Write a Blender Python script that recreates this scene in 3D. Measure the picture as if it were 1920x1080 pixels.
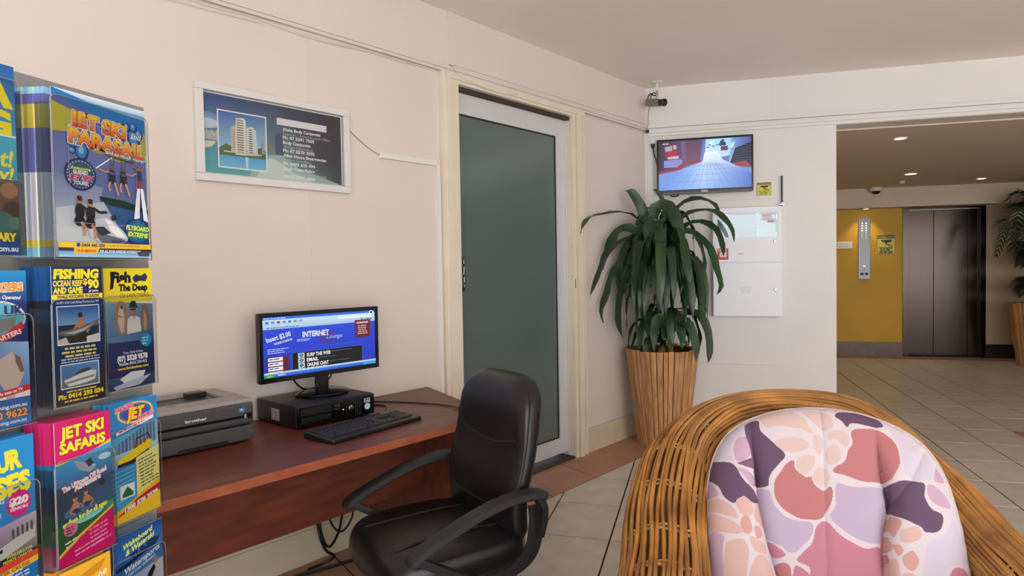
import bpy, bmesh, math, random
import numpy as np
from mathutils import Matrix, Vector
from mathutils.geometry import tessellate_polygon

random.seed(7)
for _o in list(bpy.data.objects):
    bpy.data.objects.remove(_o)
scene = bpy.context.scene
COL = scene.collection
PI = math.pi

# ------------------------------------------------------------------ camera
YAW, PITCH, ROLL, FPX = 0.272085, 0.0296, 0.015951, 1237.44
CAM_H = 1.30
_f = np.array([-math.sin(YAW) * math.cos(PITCH), math.cos(YAW) * math.cos(PITCH), -math.sin(PITCH)])
_r = np.array([math.cos(YAW), math.sin(YAW), 0.0])
_d = np.cross(_f, _r)
_r2 = math.cos(ROLL) * _r + math.sin(ROLL) * _d
_d2 = -math.sin(ROLL) * _r + math.cos(ROLL) * _d
cam_data = bpy.data.cameras.new('camera')
cam_data.sensor_width = 36.0
cam_data.lens = FPX * 36.0 / 1920.0
cam_data.clip_start = 0.02
cam = bpy.data.objects.new('camera', cam_data)
COL.objects.link(cam)
cam.matrix_world = Matrix(((_r2[0], -_d2[0], -_f[0], 0.0), (_r2[1], -_d2[1], -_f[1], 0.0),
                           (_r2[2], -_d2[2], -_f[2], CAM_H), (0, 0, 0, 1)))
scene.camera = cam

# ------------------------------------------------------------------ world, daylight, exposure
world = bpy.data.worlds.new('world')
scene.world = world
world.use_nodes = True
world.node_tree.nodes['Background'].inputs[0].default_value = (0.80, 0.90, 1.0, 1)
world.node_tree.nodes['Background'].inputs[1].default_value = 1.1
scene.view_settings.view_transform = 'Standard'
scene.view_settings.look = 'None'
scene.view_settings.exposure = 0.12
scene.view_settings.gamma = 1.0
scene.view_settings.use_curve_mapping = False


def area(name, loc, target, sx, sy, power, color):
    li = bpy.data.lights.new(name, 'AREA')
    li.shape = 'RECTANGLE'
    li.size, li.size_y = sx, sy
    li.energy = power
    li.color = color
    o = bpy.data.objects.new(name, li)
    COL.objects.link(o)
    o.location = loc
    o.rotation_euler = (Vector(target) - Vector(loc)).to_track_quat('-Z', 'Y').to_euler()
    return o


# daylight through the long glazed street front behind the camera
area('daylight_street_front', (3.7, -3.25, 1.40), (3.7, 4.0, 1.40), 9.4, 2.3, 245, (0.95, 0.975, 1.0))
bounce_sun_data = bpy.data.lights.new('bounce_sun', 'SUN')      # added: its floor patch behind the camera bounces light up to the ceiling
bounce_sun_data.energy = 27.0
bounce_sun_data.angle = 0.01
bounce_sun_data.color = (1.0, 0.95, 0.90)
bounce_sun = bpy.data.objects.new('bounce_sun', bounce_sun_data)
COL.objects.link(bounce_sun)
bounce_sun.rotation_euler = Vector((-0.15, 0.62, -0.80)).to_track_quat('-Z', 'Y').to_euler()


# ------------------------------------------------------------------ materials
def lin(c):
    out = []
    for v in c[:3]:
        v = v / 255.0
        out.append(v / 12.92 if v <= 0.04045 else ((v + 0.055) / 1.055) ** 2.4)
    return (out[0], out[1], out[2], 1.0)


def mat(name, c, rough=0.5, metal=0.0, var=0.0, scale=8.0, bump=0.0, bscale=60.0, stretch=(1, 1, 1), c2=None,
        rnd=0.0, coat=0.0, sheen=0.0, emit=0.0, alpha=1.0, coords='Object', spec=None):
    m = bpy.data.materials.new(name)
    m.use_nodes = True
    nt = m.node_tree
    b = nt.nodes['Principled BSDF']
    b.inputs['Base Color'].default_value = lin(c)
    b.inputs['Roughness'].default_value = rough
    b.inputs['Metallic'].default_value = metal
    if spec is not None:
        b.inputs['Specular IOR Level'].default_value = spec
    if coat:
        b.inputs['Coat Weight'].default_value = coat
        b.inputs['Coat Roughness'].default_value = 0.12
    if sheen:
        b.inputs['Sheen Weight'].default_value = sheen
    if emit:
        b.inputs['Emission Color'].default_value = lin(c)
        b.inputs['Emission Strength'].default_value = emit
    if alpha < 1:
        b.inputs['Alpha'].default_value = alpha
    tc = nt.nodes.new('ShaderNodeTexCoord')
    mp = nt.nodes.new('ShaderNodeMapping')
    mp.inputs['Scale'].default_value = stretch
    nt.links.new(tc.outputs[coords], mp.inputs[0])
    last = None
    if c2 is not None or var:
        n = nt.nodes.new('ShaderNodeTexNoise')
        n.inputs['Scale'].default_value = scale
        n.inputs['Detail'].default_value = 5
        nt.links.new(mp.outputs[0], n.inputs['Vector'])
        r = nt.nodes.new('ShaderNodeValToRGB')
        r.color_ramp.elements[0].position = 0.32
        r.color_ramp.elements[1].position = 0.68
        a = c2 if c2 is not None else tuple(max(0, v * (1 - var)) for v in c)
        r.color_ramp.elements[0].color = lin(a)
        r.color_ramp.elements[1].color = lin(c if c2 is not None else tuple(min(255, v * (1 + var)) for v in c))
        nt.links.new(n.outputs[0], r.inputs[0])
        last = r.outputs[0]
    if rnd:
        oi = nt.nodes.new('ShaderNodeObjectInfo')
        mr = nt.nodes.new('ShaderNodeMapRange')
        mr.inputs[3].default_value = 1 - rnd
        mr.inputs[4].default_value = 1 + rnd
        nt.links.new(oi.outputs['Random'], mr.inputs[0])
        h = nt.nodes.new('ShaderNodeHueSaturation')
        if last is not None:
            nt.links.new(last, h.inputs['Color'])
        else:
            h.inputs['Color'].default_value = lin(c)
        nt.links.new(mr.outputs[0], h.inputs['Value'])
        last = h.outputs[0]
    if last is not None:
        nt.links.new(last, b.inputs['Base Color'])
    if bump:
        n2 = nt.nodes.new('ShaderNodeTexNoise')
        n2.inputs['Scale'].default_value = bscale
        n2.inputs['Detail'].default_value = 4
        nt.links.new(mp.outputs[0], n2.inputs['Vector'])
        bp = nt.nodes.new('ShaderNodeBump')
        bp.inputs['Strength'].default_value = bump
        bp.inputs['Distance'].default_value = 0.004
        nt.links.new(n2.outputs[0], bp.inputs['Height'])
        nt.links.new(bp.outputs[0], b.inputs['Normal'])
    return m


def print_mat(name, rough=0.35, emit=0.0, coat=0.0):
    m = bpy.data.materials.new(name)
    m.use_nodes = True
    nt = m.node_tree
    b = nt.nodes['Principled BSDF']
    a = nt.nodes.new('ShaderNodeAttribute')
    a.attribute_name = 'Col'
    b.inputs['Roughness'].default_value = rough
    if coat:
        b.inputs['Coat Weight'].default_value = coat
        b.inputs['Coat Roughness'].default_value = 0.1
    if emit:
        b.inputs['Base Color'].default_value = (0.01, 0.01, 0.01, 1)
        nt.links.new(a.outputs['Color'], b.inputs['Emission Color'])
        b.inputs['Emission Strength'].default_value = emit
    else:
        nt.links.new(a.outputs['Color'], b.inputs['Base Color'])
    return m


def clear_mat(name, tint=(235, 240, 240), gloss=0.08, rough=0.05, body=0.0):
    """Clear acrylic or glass: mostly see-through with a fresnel gloss."""
    m = bpy.data.materials.new(name)
    m.use_nodes = True
    nt = m.node_tree
    nt.nodes.clear()
    out = nt.nodes.new('ShaderNodeOutputMaterial')
    tr = nt.nodes.new('ShaderNodeBsdfTransparent')
    tr.inputs[0].default_value = lin(tint)
    gl = nt.nodes.new('ShaderNodeBsdfGlossy')
    gl.inputs['Roughness'].default_value = rough
    fr = nt.nodes.new('ShaderNodeFresnel')
    fr.inputs[0].default_value = 1.3
    ad = nt.nodes.new('ShaderNodeMath')
    ad.operation = 'MULTIPLY_ADD'
    ad.inputs[1].default_value = 0.6
    ad.inputs[2].default_value = gloss * 0.3
    nt.links.new(fr.outputs[0], ad.inputs[0])
    mx = nt.nodes.new('ShaderNodeMixShader')
    nt.links.new(ad.outputs[0], mx.inputs[0])
    nt.links.new(tr.outputs[0], mx.inputs[1])
    nt.links.new(gl.outputs[0], mx.inputs[2])
    last = mx
    if body:
        df = nt.nodes.new('ShaderNodeBsdfDiffuse')
        df.inputs[0].default_value = lin((225, 228, 228))
        m2 = nt.nodes.new('ShaderNodeMixShader')
        m2.inputs[0].default_value = body
        nt.links.new(mx.outputs[0], m2.inputs[1])
        nt.links.new(df.outputs[0], m2.inputs[2])
        last = m2
    nt.links.new(last.outputs[0], out.inputs[0])
    return m


M = {}
M['wall_warm'] = mat('wall_paint_warm', (217, 206, 198), 0.6, var=0.012, scale=1.4, bump=0.05, bscale=90)
M['wall_white'] = mat('wall_paint_white', (224, 220, 216), 0.6, var=0.012, scale=1.2, bump=0.05, bscale=90)
M['trim_cream'] = mat('trim_cream', (222, 211, 192), 0.45, var=0.02, scale=6)
M['base_cream'] = mat('baseboard_cream', (208, 194, 168), 0.45, var=0.03, scale=5)
M['ceiling'] = mat('ceiling_paint', (246, 235, 228), 0.8, var=0.01, scale=1.5)
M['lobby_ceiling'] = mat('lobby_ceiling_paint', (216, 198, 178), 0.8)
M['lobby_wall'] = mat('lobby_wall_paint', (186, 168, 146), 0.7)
M['yellow'] = mat('yellow_paint', (206, 162, 44), 0.6, var=0.03, scale=2)
M['stone_dark'] = mat('skirting_stone', (112, 88, 72), 0.35, c2=(92, 70, 56), scale=9)
M['black_stone'] = mat('black_skirting_stone', (40, 34, 30), 0.3)
M['grout'] = mat('floor_grout', (58, 45, 38), 0.9)
M['tile'] = mat('floor_tile_beige', (214, 206, 196), 0.30, c2=(198, 188, 176), scale=7, rnd=0.05, bump=0.06, bscale=14, stretch=(1, 1.2, 1))
M['terracotta'] = mat('terracotta_tile', (182, 136, 110), 0.42, c2=(166, 120, 95), scale=5, rnd=0.06)
M['alu'] = mat('white_aluminium', (208, 208, 212), 0.35, metal=0.15, var=0.01)
M['frosted'] = mat('frosted_green_glass', (88, 104, 103), 0.16, coat=0.4, var=0.02, scale=2)
M['dark_gap'] = mat('dark_track', (60, 50, 42), 0.7)
M['steel'] = mat('brushed_steel', (98, 99, 98), 0.3, metal=1.0, bump=0.05, bscale=200, stretch=(1, 1, 0.02))
M['lift_steel'] = mat('lift_door_steel', (66, 57, 52), 0.17, metal=1.0)
M['chrome'] = mat('chrome', (205, 205, 208), 0.15, metal=1.0)
M['white_plastic'] = mat('white_plastic', (228, 226, 222), 0.4)
M['panel_white'] = mat('panel_white_enamel', (232, 235, 240), 0.45)
M['black_plastic'] = mat('black_plastic', (22, 22, 24), 0.35)
M['black_gloss'] = mat('black_gloss', (12, 12, 13), 0.12)
M['grey_plastic'] = mat('grey_plastic', (66, 66, 70), 0.5, bump=0.03, bscale=300)
M['grey_dark'] = mat('dark_grey_plastic', (44, 44, 47), 0.5)
M['grey_light'] = mat('printer_top_grey', (152, 148, 146), 0.5)
M['key'] = mat('key_black', (36, 36, 38), 0.45)
M['cherry'] = mat('cherry_veneer', (112, 54, 36), 0.40, c2=(80, 37, 24), scale=4.5, stretch=(1.2, 6, 6), bump=0.02, bscale=40)
M['cherry_edge'] = mat('cherry_edge_band', (160, 92, 66), 0.35, c2=(140, 74, 50), scale=14)
M['leather'] = mat('black_leather', (14, 13, 14), 0.36, bump=0.12, bscale=220)
M['stitch'] = mat('black_stitching', (13, 12, 13), 0.7)
M['arm_plastic'] = mat('arm_plastic_black', (27, 27, 28), 0.5, bump=0.06, bscale=400)
M['cable'] = mat('black_cable', (18, 17, 17), 0.5)
M['cane'] = mat('honey_cane', (180, 128, 62), 0.42, c2=(124, 80, 36), scale=9, rnd=0.25, stretch=(1, 1, 1))
M['cane_dark'] = mat('dark_cane_shadow', (92, 60, 28), 0.7, var=0.15, scale=30)  # dark weave colour, also puts shade into the gaps between canes
M['binding'] = mat('cane_binding', (176, 132, 78), 0.5, var=0.12, scale=20)
M['stave'] = mat('pot_stave_wood', (204, 156, 106), 0.55, c2=(164, 116, 72), scale=5, stretch=(9, 9, 0.8), rnd=0.14, bump=0.15, bscale=30)
M['soil'] = mat('potting_soil', (46, 32, 24), 0.95, var=0.3, scale=60, bump=0.6, bscale=80)
M['leaf'] = mat('dracaena_leaf', (40, 74, 36), 0.38, c2=(24, 48, 26), scale=6, rnd=0.2)
M['palm_leaf'] = mat('palm_leaf', (38, 62, 40), 0.5, c2=(26, 44, 28), scale=6)
M['trunk'] = mat('cane_trunk', (168, 138, 92), 0.8, c2=(124, 98, 62), scale=30, stretch=(1, 1, 3))
M['rack_grey'] = mat('rack_grey_board', (146, 144, 142), 0.5)
M['acrylic'] = clear_mat('clear_acrylic', (240, 243, 243), 0.06, 0.06)
M['acrylic_edge'] = clear_mat('acrylic_edge', (200, 205, 205), 0.4, 0.15, body=0.22)  # whitish body paints in the bright edge line of the pockets
M['glass'] = clear_mat('picture_glass', (252, 252, 252), 0.05, 0.02)
M['panel_glass'] = clear_mat('panel_window_glass', (235, 240, 242), 0.25, 0.05)
M['print'] = print_mat('printed_card', 0.32, coat=0.15)
M['print_matte'] = print_mat('printed_sign', 0.5)
M['tv_screen'] = print_mat('television_picture', 0.2, emit=0.95)
M['pc_screen'] = print_mat('monitor_picture', 0.2, emit=0.9)
M['fabric'] = print_mat('floral_fabric', 0.85)
M['piping'] = mat('white_piping', (196, 184, 188), 0.8)
M['red'] = mat('red_enamel', (186, 60, 56), 0.4)
M['frame_silver'] = mat('silver_frame', (214, 213, 212), 0.35)
M['lamp_glow'] = mat('downlight_lamp', (255, 226, 180), 0.4, emit=9.0)
M['led'] = mat('green_led', (170, 255, 60), 0.4, emit=2.0)
M['lift_led'] = mat('indicator_light', (255, 236, 200), 0.4, emit=2.5)
M['cam_grey'] = mat('camera_grey', (134, 126, 112), 0.4, metal=0.3)
M['clear_dome'] = mat('smoked_dome', (20, 18, 16), 0.08)


# ------------------------------------------------------------------ mesh helpers
def new_bm():
    return bmesh.new()


def merge(bm, tmp, mtx=None):
    if mtx is not None:
        bmesh.ops.transform(tmp, matrix=mtx, verts=tmp.verts)
    me = bpy.data.meshes.new('tmp')
    tmp.to_mesh(me)
    tmp.free()
    bm.from_mesh(me)
    bpy.data.meshes.remove(me)


def bx(bm, x0, x1, y0, y1, z0, z1, r=0.0, seg=2, mtx=None):
    t = bmesh.new()
    bmesh.ops.create_cube(t, size=1.0)
    bmesh.ops.transform(t, matrix=Matrix.Translation(((x0 + x1) / 2, (y0 + y1) / 2, (z0 + z1) / 2)) @
                        Matrix.Diagonal((abs(x1 - x0), abs(y1 - y0), abs(z1 - z0), 1)), verts=t.verts)
    if r > 0:
        bmesh.ops.bevel(t, geom=list(t.edges), offset=r, segments=seg, profile=0.5, affect='EDGES')
    merge(bm, t, mtx)


def prism(bm, poly, z0, z1, r=0.0, mtx=None):
    """Extrude an xy polygon (counter-clockwise) between two heights."""
    t = bmesh.new()
    lo = [t.verts.new((p[0], p[1], z0)) for p in poly]
    hi = [t.verts.new((p[0], p[1], z1)) for p in poly]
    n = len(poly)
    t.faces.new(hi)
    t.faces.new(lo[::-1])
    for i in range(n):
        t.faces.new((lo[i], lo[(i + 1) % n], hi[(i + 1) % n], hi[i]))
    if r > 0:
        bmesh.ops.bevel(t, geom=list(t.edges), offset=r, segments=2, profile=0.5, affect='EDGES')
    bmesh.ops.recalc_face_normals(t, faces=t.faces)
    merge(bm, t, mtx)


def lathe(bm, prof, n=32, mtx=None, cap=True):
    """Revolve (radius, z) pairs about z."""
    t = bmesh.new()
    rings = []
    for (r, z) in prof:
        if r < 1e-6:
            rings.append([t.verts.new((0, 0, z))])
        else:
            rings.append([t.verts.new((r * math.cos(2 * PI * i / n), r * math.sin(2 * PI * i / n), z)) for i in range(n)])
    for a, b in zip(rings[:-1], rings[1:]):
        if len(a) == 1 and len(b) == 1:
            continue
        for i in range(n):
            j = (i + 1) % n
            if len(a) == 1:
                t.faces.new((a[0], b[i], b[j]))
            elif len(b) == 1:
                t.faces.new((a[i], a[j], b[0]))
            else:
                t.faces.new((a[i], a[j], b[j], b[i]))
    if cap:
        for rg in (rings[0], rings[-1]):
            if len(rg) > 2:
                t.faces.new(rg)
    bmesh.ops.recalc_face_normals(t, faces=t.faces)
    merge(bm, t, mtx)


def smooth_path(pts, n=8):
    """Catmull-Rom through the points."""
    P = [Vector(p) for p in pts]
    P = [P[0] * 2 - P[1]] + P + [P[-1] * 2 - P[-2]]
    out = []
    for i in range(1, len(P) - 2):
        a, b, c, d = P[i - 1:i + 3]
        for k in range(n):
            t = k / n
            out.append(0.5 * ((2 * b) + (c - a) * t + (2 * a - 5 * b + 4 * c - d) * t * t + (3 * b - a - 3 * c + d) * t ** 3))
    out.append(P[-2])
    return out


def sweep(bm, pts, prof, up=(0, 0, 1), cap=True, scales=None):
    """Sweep a closed 2D profile (side, up) along a path."""
    pts = [Vector(p) for p in pts]
    up = Vector(up)
    rings = []
    for i, p in enumerate(pts):
        a = pts[max(0, i - 1)]
        b = pts[min(len(pts) - 1, i + 1)]
        T = (b - a).normalized()
        S = T.cross(up)
        if S.length < 1e-4:
            S = T.cross(Vector((0.3, 1, 0.1)))
        S.normalize()
        U = S.cross(T)
        k = scales[i] if scales else 1.0
        rings.append([bm.verts.new(p + S * (u * k) + U * (v * k)) for (u, v) in prof])
    n = len(prof)
    for a, b in zip(rings[:-1], rings[1:]):
        for i in range(n):
            j = (i + 1) % n
            bm.faces.new((a[i], a[j], b[j], b[i]))
    if cap:
        bm.faces.new(rings[0][::-1])
        bm.faces.new(rings[-1])


def circ(r, n=6, ry=None):
    ry = r if ry is None else ry
    return [(r * math.cos(2 * PI * i / n), ry * math.sin(2 * PI * i / n)) for i in range(n)]


def tube(bm, pts, r, n=6, scales=None, up=(0, 0, 1)):
    sweep(bm, pts, circ(r, n), up, True, scales)


def slab_loft(bm, rows, n=36, e=2.6):
    """Closed padded slab: rows of (z, half width, half thickness, x centre, y centre), superellipse sections."""
    rings = []
    for (z, hw, ht, xc, yc) in rows:
        rg = []
        for i in range(n):
            a = 2 * PI * i / n
            c, s = math.cos(a), math.sin(a)
            rg.append(bm.verts.new((xc + hw * math.copysign(abs(c) ** (2 / e), c), yc + ht * math.copysign(abs(s) ** (2 / e), s), z)))
        rings.append(rg)
    for a, b in zip(rings[:-1], rings[1:]):
        for i in range(n):
            j = (i + 1) % n
            bm.faces.new((a[i], a[j], b[j], b[i]))
    bm.faces.new(rings[0][::-1])
    bm.faces.new(rings[-1])


def obj(name, bm, m, parent=None, smooth=False, loc=None, rotz=0.0, sharp=35):
    me = bpy.data.meshes.new(name)
    bm.to_mesh(me)
    bm.free()
    return mobj(name, me, m, parent, smooth, loc, rotz, sharp)


def mobj(name, me, m, parent=None, smooth=False, loc=None, rotz=0.0, sharp=35):
    o = bpy.data.objects.new(name, me)
    COL.objects.link(o)
    if m is not None and not me.materials:
        me.materials.append(M[m] if isinstance(m, str) else m)
    if smooth:
        me.polygons.foreach_set('use_smooth', [True] * len(me.polygons))
        if sharp and sharp < 180:
            me.set_sharp_from_angle(angle=math.radians(sharp))
            wn = o.modifiers.new('weighted_normal', 'WEIGHTED_NORMAL')
            wn.keep_sharp = True
    if parent is not None:
        o.parent = parent
    if loc is not None:
        o.location = loc
    if rotz:
        o.rotation_euler = (0, 0, rotz)
    return o


def box_obj(name, x0, x1, y0, y1, z0, z1, m, parent=None, r=0.0, seg=2):
    b = new_bm()
    bx(b, x0, x1, y0, y1, z0, z1, r, seg)
    return obj(name, b, m, parent, smooth=r > 0, sharp=50)


def tag(o, label, cat, group=None):
    o['label'] = label
    o['category'] = cat
    if group:
        o['group'] = group
    return o


def thing(name, label, cat, loc=(0, 0, 0), rotz=0.0, group=None):
    o = bpy.data.objects.new(name, None)
    o.empty_display_size = 0.05
    COL.objects.link(o)
    o.location = loc
    o.rotation_euler = (0, 0, rotz)
    return tag(o, label, cat, group)


def struct(o):
    o['kind'] = 'structure'
    return o


# frames: every thing is built facing -y; x to the viewer's right, y away from the viewer
LW = 0.43905
LD = Vector((math.sin(LW), math.cos(LW), 0))
LN = Vector((math.cos(LW), -math.sin(LW), 0))
LO = LN * -2.615
LROT = PI / 2 - LW


def lpos(s, p, z=0.0):
    return LO + LD * s + LN * p + Vector((0, 0, z))


# ------------------------------------------------------------------ flat print
_tc = {}


def text_geo(s, bold=0.0, shear=0.0, space=1.0):
    k = (s, bold, shear, space)
    if k not in _tc:
        cu = bpy.data.curves.new('t', 'FONT')
        cu.body = s
        cu.resolution_u = 2
        cu.offset = bold
        cu.shear = shear
        cu.space_character = space
        o = bpy.data.objects.new('t', cu)
        me = o.to_mesh()
        v = [(a.co.x, a.co.y) for a in me.vertices]
        f = [tuple(p.vertices) for p in me.polygons]
        o.to_mesh_clear()
        bpy.data.objects.remove(o)
        bpy.data.curves.remove(cu)
        if not v:
            v, f = [(0, 0)], []
        x0 = min(a[0] for a in v)
        x1 = max(a[0] for a in v)
        _tc[k] = ([(a[0] - x0, a[1]) for a in v], f, x1 - x0)
    return _tc[k]


class Canvas:
    """Flat print: coloured shapes in design units (x right, y down), stacked a hair apart."""

    def __init__(self, W, H, eps=0.00004):
        self.W, self.H, self.eps = W, H, eps
        self.v, self.f, self.c, self.k = [], [], [], 0

    def add(self, verts, faces, cols):
        b = len(self.v)
        self.k += 1
        for (x, y) in verts:
            self.v.append((x, y, self.k))
        for f in faces:
            self.f.append(tuple(b + i for i in f))
        self.c.extend(cols)
        return self

    def poly(self, pts, c):
        tri = tessellate_polygon([[Vector((p[0], p[1], 0)) for p in pts]])
        return self.add(pts, tri, [c] * len(pts))

    def quad(self, pts, cols):
        return self.add(pts, [(0, 1, 2, 3)], cols)

    def rect(self, x, y, w, h, c, c2=None, horiz=False):
        c2 = c if c2 is None else c2
        cols = [c, c2, c2, c] if horiz else [c, c, c2, c2]
        return self.quad([(x, y), (x + w, y), (x + w, y + h), (x, y + h)], cols)

    def ell(self, cx, cy, rx, ry, c, n=22, c2=None, rot=0.0):
        ca, sa = math.cos(math.radians(rot)), math.sin(math.radians(rot))
        pts = [(cx, cy)]
        for i in range(n):
            a, b = rx * math.cos(2 * PI * i / n), ry * math.sin(2 * PI * i / n)
            pts.append((cx + a * ca - b * sa, cy + a * sa + b * ca))
        return self.add(pts, [(0, 1 + i, 1 + (i + 1) % n) for i in range(n)], [c2 or c] + [c] * n)

    def line(self, pts, w, c):
        for a, b in zip(pts[:-1], pts[1:]):
            dx, dy = b[0] - a[0], b[1] - a[1]
            L = math.hypot(dx, dy) or 1
            nx, ny = -dy / L * w / 2, dx / L * w / 2
            self.quad([(a[0] + nx, a[1] + ny), (b[0] + nx, b[1] + ny), (b[0] - nx, b[1] - ny), (a[0] - nx, a[1] - ny)], [c] * 4)
            self.k -= 1
        self.k += 1
        return self

    def frame(self, x, y, w, h, t, c):
        return self.line([(x, y), (x + w, y), (x + w, y + h), (x, y + h), (x, y)], t, c)

    def text(self, s, x, y, h, c, w=None, bold=0.0, shear=0.0, rot=0.0, align='l', out=None, ow=0.05, c2=None):
        """y is the baseline, h the capital height, w a width to fit."""
        if out is not None:
            self._text(s, x, y, h, out, w, bold + ow, shear, rot, align, None)
        return self._text(s, x, y, h, c, w, bold, shear, rot, align, c2)

    def _text(self, s, x, y, h, c, w, bold, shear, rot, align, c2):
        base = text_geo(s, 0.0, shear)[2] or 1
        v, f, wid = text_geo(s, bold, shear)
        sy = h / 0.70
        sx = (w / base) if w else sy
        off = {'l': 0.0, 'c': -0.5, 'r': -1.0}[align] * base * sx - (wid - base) / 2 * sx
        ca, sa = math.cos(math.radians(rot)), math.sin(math.radians(rot))
        pts, cols = [], []
        for (a, b) in v:
            X, Y = a * sx + off, -b * sy
            pts.append((x + X * ca + Y * sa, y - X * sa + Y * ca))
            if c2 is not None:
                t = min(1, max(0, b / 0.7))
                cols.append(tuple(c[i] * t + c2[i] * (1 - t) for i in range(3)))
            else:
                cols.append(c)
        return self.add(pts, f, cols)

    def greek(self, x, y, w, rows, step, h, c, seed=1, rot=0.0, align='l'):
        """Rows of print too small to read: broken strokes."""
        rg = random.Random(seed)
        ca, sa = math.cos(math.radians(rot)), math.sin(math.radians(rot))
        for r in range(rows):
            L = w * rg.uniform(0.72, 1.0)
            X = (w - L) / 2 if align == 'c' else 0
            end = X + L
            while X < end - h:
                ww = min(rg.uniform(1.5, 5.0) * h, end - X)
                q = [(X, r * step), (X + ww, r * step), (X + ww, r * step + h), (X, r * step + h)]
                q = [(x + a * ca + b * sa, y - a * sa + b * ca) for a, b in q]
                self.quad(q, [c] * 4)
                self.k -= 1
                X += ww + h * 0.7
        self.k += 1
        return self

    def build(self, name, w, h, m, parent=None, loc=(0, 0, 0), y=0.0):
        me = bpy.data.meshes.new(name)
        sx, sz = w / self.W, h / self.H
        vs = [(a * sx, y - k * self.eps, (self.H - b) * sz) for (a, b, k) in self.v]
        # keep everything inside the sheet
        vs = [(min(max(a, 0.0), w), b, min(max(c, 0.0), h)) for (a, b, c) in vs]
        me.from_pydata(vs, [], self.f)
        at = me.color_attributes.new('Col', 'FLOAT_COLOR', 'POINT')
        arr = np.ones((len(vs), 4), dtype=np.float32)
        cc = np.array([c[:3] for c in self.c], dtype=np.float64) / 255.0
        arr[:, :3] = np.where(cc <= 0.04045, cc / 12.92, ((cc + 0.055) / 1.055) ** 2.4)
        at.data.foreach_set('color', arr.ravel())
        me.update()
        # face the viewer (-y)
        bmx = bmesh.new()
        bmx.from_mesh(me)
        bmx.normal_update()
        fl = [f for f in bmx.faces if f.normal.y > 0]
        bmesh.ops.reverse_faces(bmx, faces=fl)
        bmx.to_mesh(me)
        bmx.free()
        return mobj(name, me, m, parent, loc=loc)


WHT, BLK = (240, 240, 240), (16, 16, 18)

# ================================================================== THE SETTING
CEIL, RAIL = 2.70, 2.36
S_CORNER = 4.7024
BACK_Y, LIFT_Y = 5.34, 10.20


def wall_l(name, boxes, m, kind=True):
    """Boxes (s0, s1, p0, p1, z0, z1) in the left wall's frame."""
    b = new_bm()
    for (s0, s1, p0, p1, z0, z1) in boxes:
        bx(b, s0, s1, -p1, -p0, z0, z1)
    o = obj(name, b, m, loc=LO, rotz=LROT)
    return struct(o) if kind else o


D0, D1, DT = 2.585, 3.660, 2.315      # door opening
wl = wall_l('wall_left', [(-2.2, D0, -0.14, 0, 0, CEIL), (D1, S_CORNER + 0.06, -0.14, 0, 0, CEIL), (D0, D1, -0.14, 0, DT, CEIL)], 'wall_warm')


def lpart(name, boxes, m, parent, r=0.0):
    b = new_bm()
    for (s0, s1, p0, p1, z0, z1) in boxes:
        bx(b, s0, s1, -p1, -p0, z0, z1, r)
    return obj(name, b, m, parent)


lpart('fascia_board', [(-2.2, 2.525, 0, 0.012, 2.405, 2.655)], 'wall_warm', wl)
lpart('fascia_board', [(2.56, S_CORNER - 0.02, 0, 0.006, 2.42, CEIL - 0.001)], 'wall_warm', wl)
lpart('cover_strip', [(2.525, 2.56, 0, 0.016, 2.41, CEIL - 0.001)], 'wall_warm', wl)
lpart('cover_strip', [(1.655, 1.668, 0, 0.0025, 0.17, 2.365)], 'wall_warm', wl)
lpart('cover_strip', [(2.425, 2.452, 0, 0.010, 0.17, 1.858)], 'wall_white', wl)
# the picture rail of the left wall: a stepped moulding
t1 = wall_l('trim_1', [(-2.2, S_CORNER - 0.02, 0.001, 0.020, 2.366, 2.402), (-2.2, S_CORNER - 0.02, 0.001, 0.030, 2.380, 2.394)], 'wall_warm')
bl = wall_l('baseboard_left', [(-2.2, 2.455, 0.001, 0.016, 0, 0.162), (3.80, S_CORNER - 0.01, 0.001, 0.016, 0, 0.168)], 'base_cream')
lpart('cable_duct', [(-2.2, 2.455, 0.0165, 0.022, 0.132, 0.150)], 'base_cream', bl)

# architrave of the door: three stepped bands on each side and over the top
t2 = wall_l('trim_2', [(2.458, 2.487, 0.001, 0.026, 0, 2.365), (3.772, 3.797, 0.001, 0.026, 0, 2.365)], 'trim_cream')
lpart('architrave_band', [(2.487, 2.520, 0.001, 0.034, 0, 2.362), (2.527, D0, 0.001, 0.024, 0, 2.36), (2.520, 2.527, 0.001, 0.014, 0, 2.36)], 'trim_cream', t2)
lpart('architrave_band', [(D1, 3.690, 0.001, 0.022, 0, 2.36), (3.696, 3.735, 0.001, 0.036, 0, 2.362), (3.740, 3.772, 0.001, 0.018, 0, 2.362)], 'trim_cream', t2)
lpart('architrave_head', [(2.487, 3.772, 0.001, 0.030, 2.335, 2.365), (D0, D1, 0.001, 0.022, DT + 0.001, 2.335)], 'trim_cream', t2)
lpart('door_reveal', [(D0 - 0.004, D0, -0.13, 0.0, 0, DT), (D1, D1 + 0.004, -0.13, 0.0, 0, DT)], 'trim_cream', t2)
lpart('track_shadow', [(D0, D1, -0.11, -0.004, 2.293, DT)], 'dark_gap', t2)  # dark strip standing in for the shadow in the gap above the door

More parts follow.
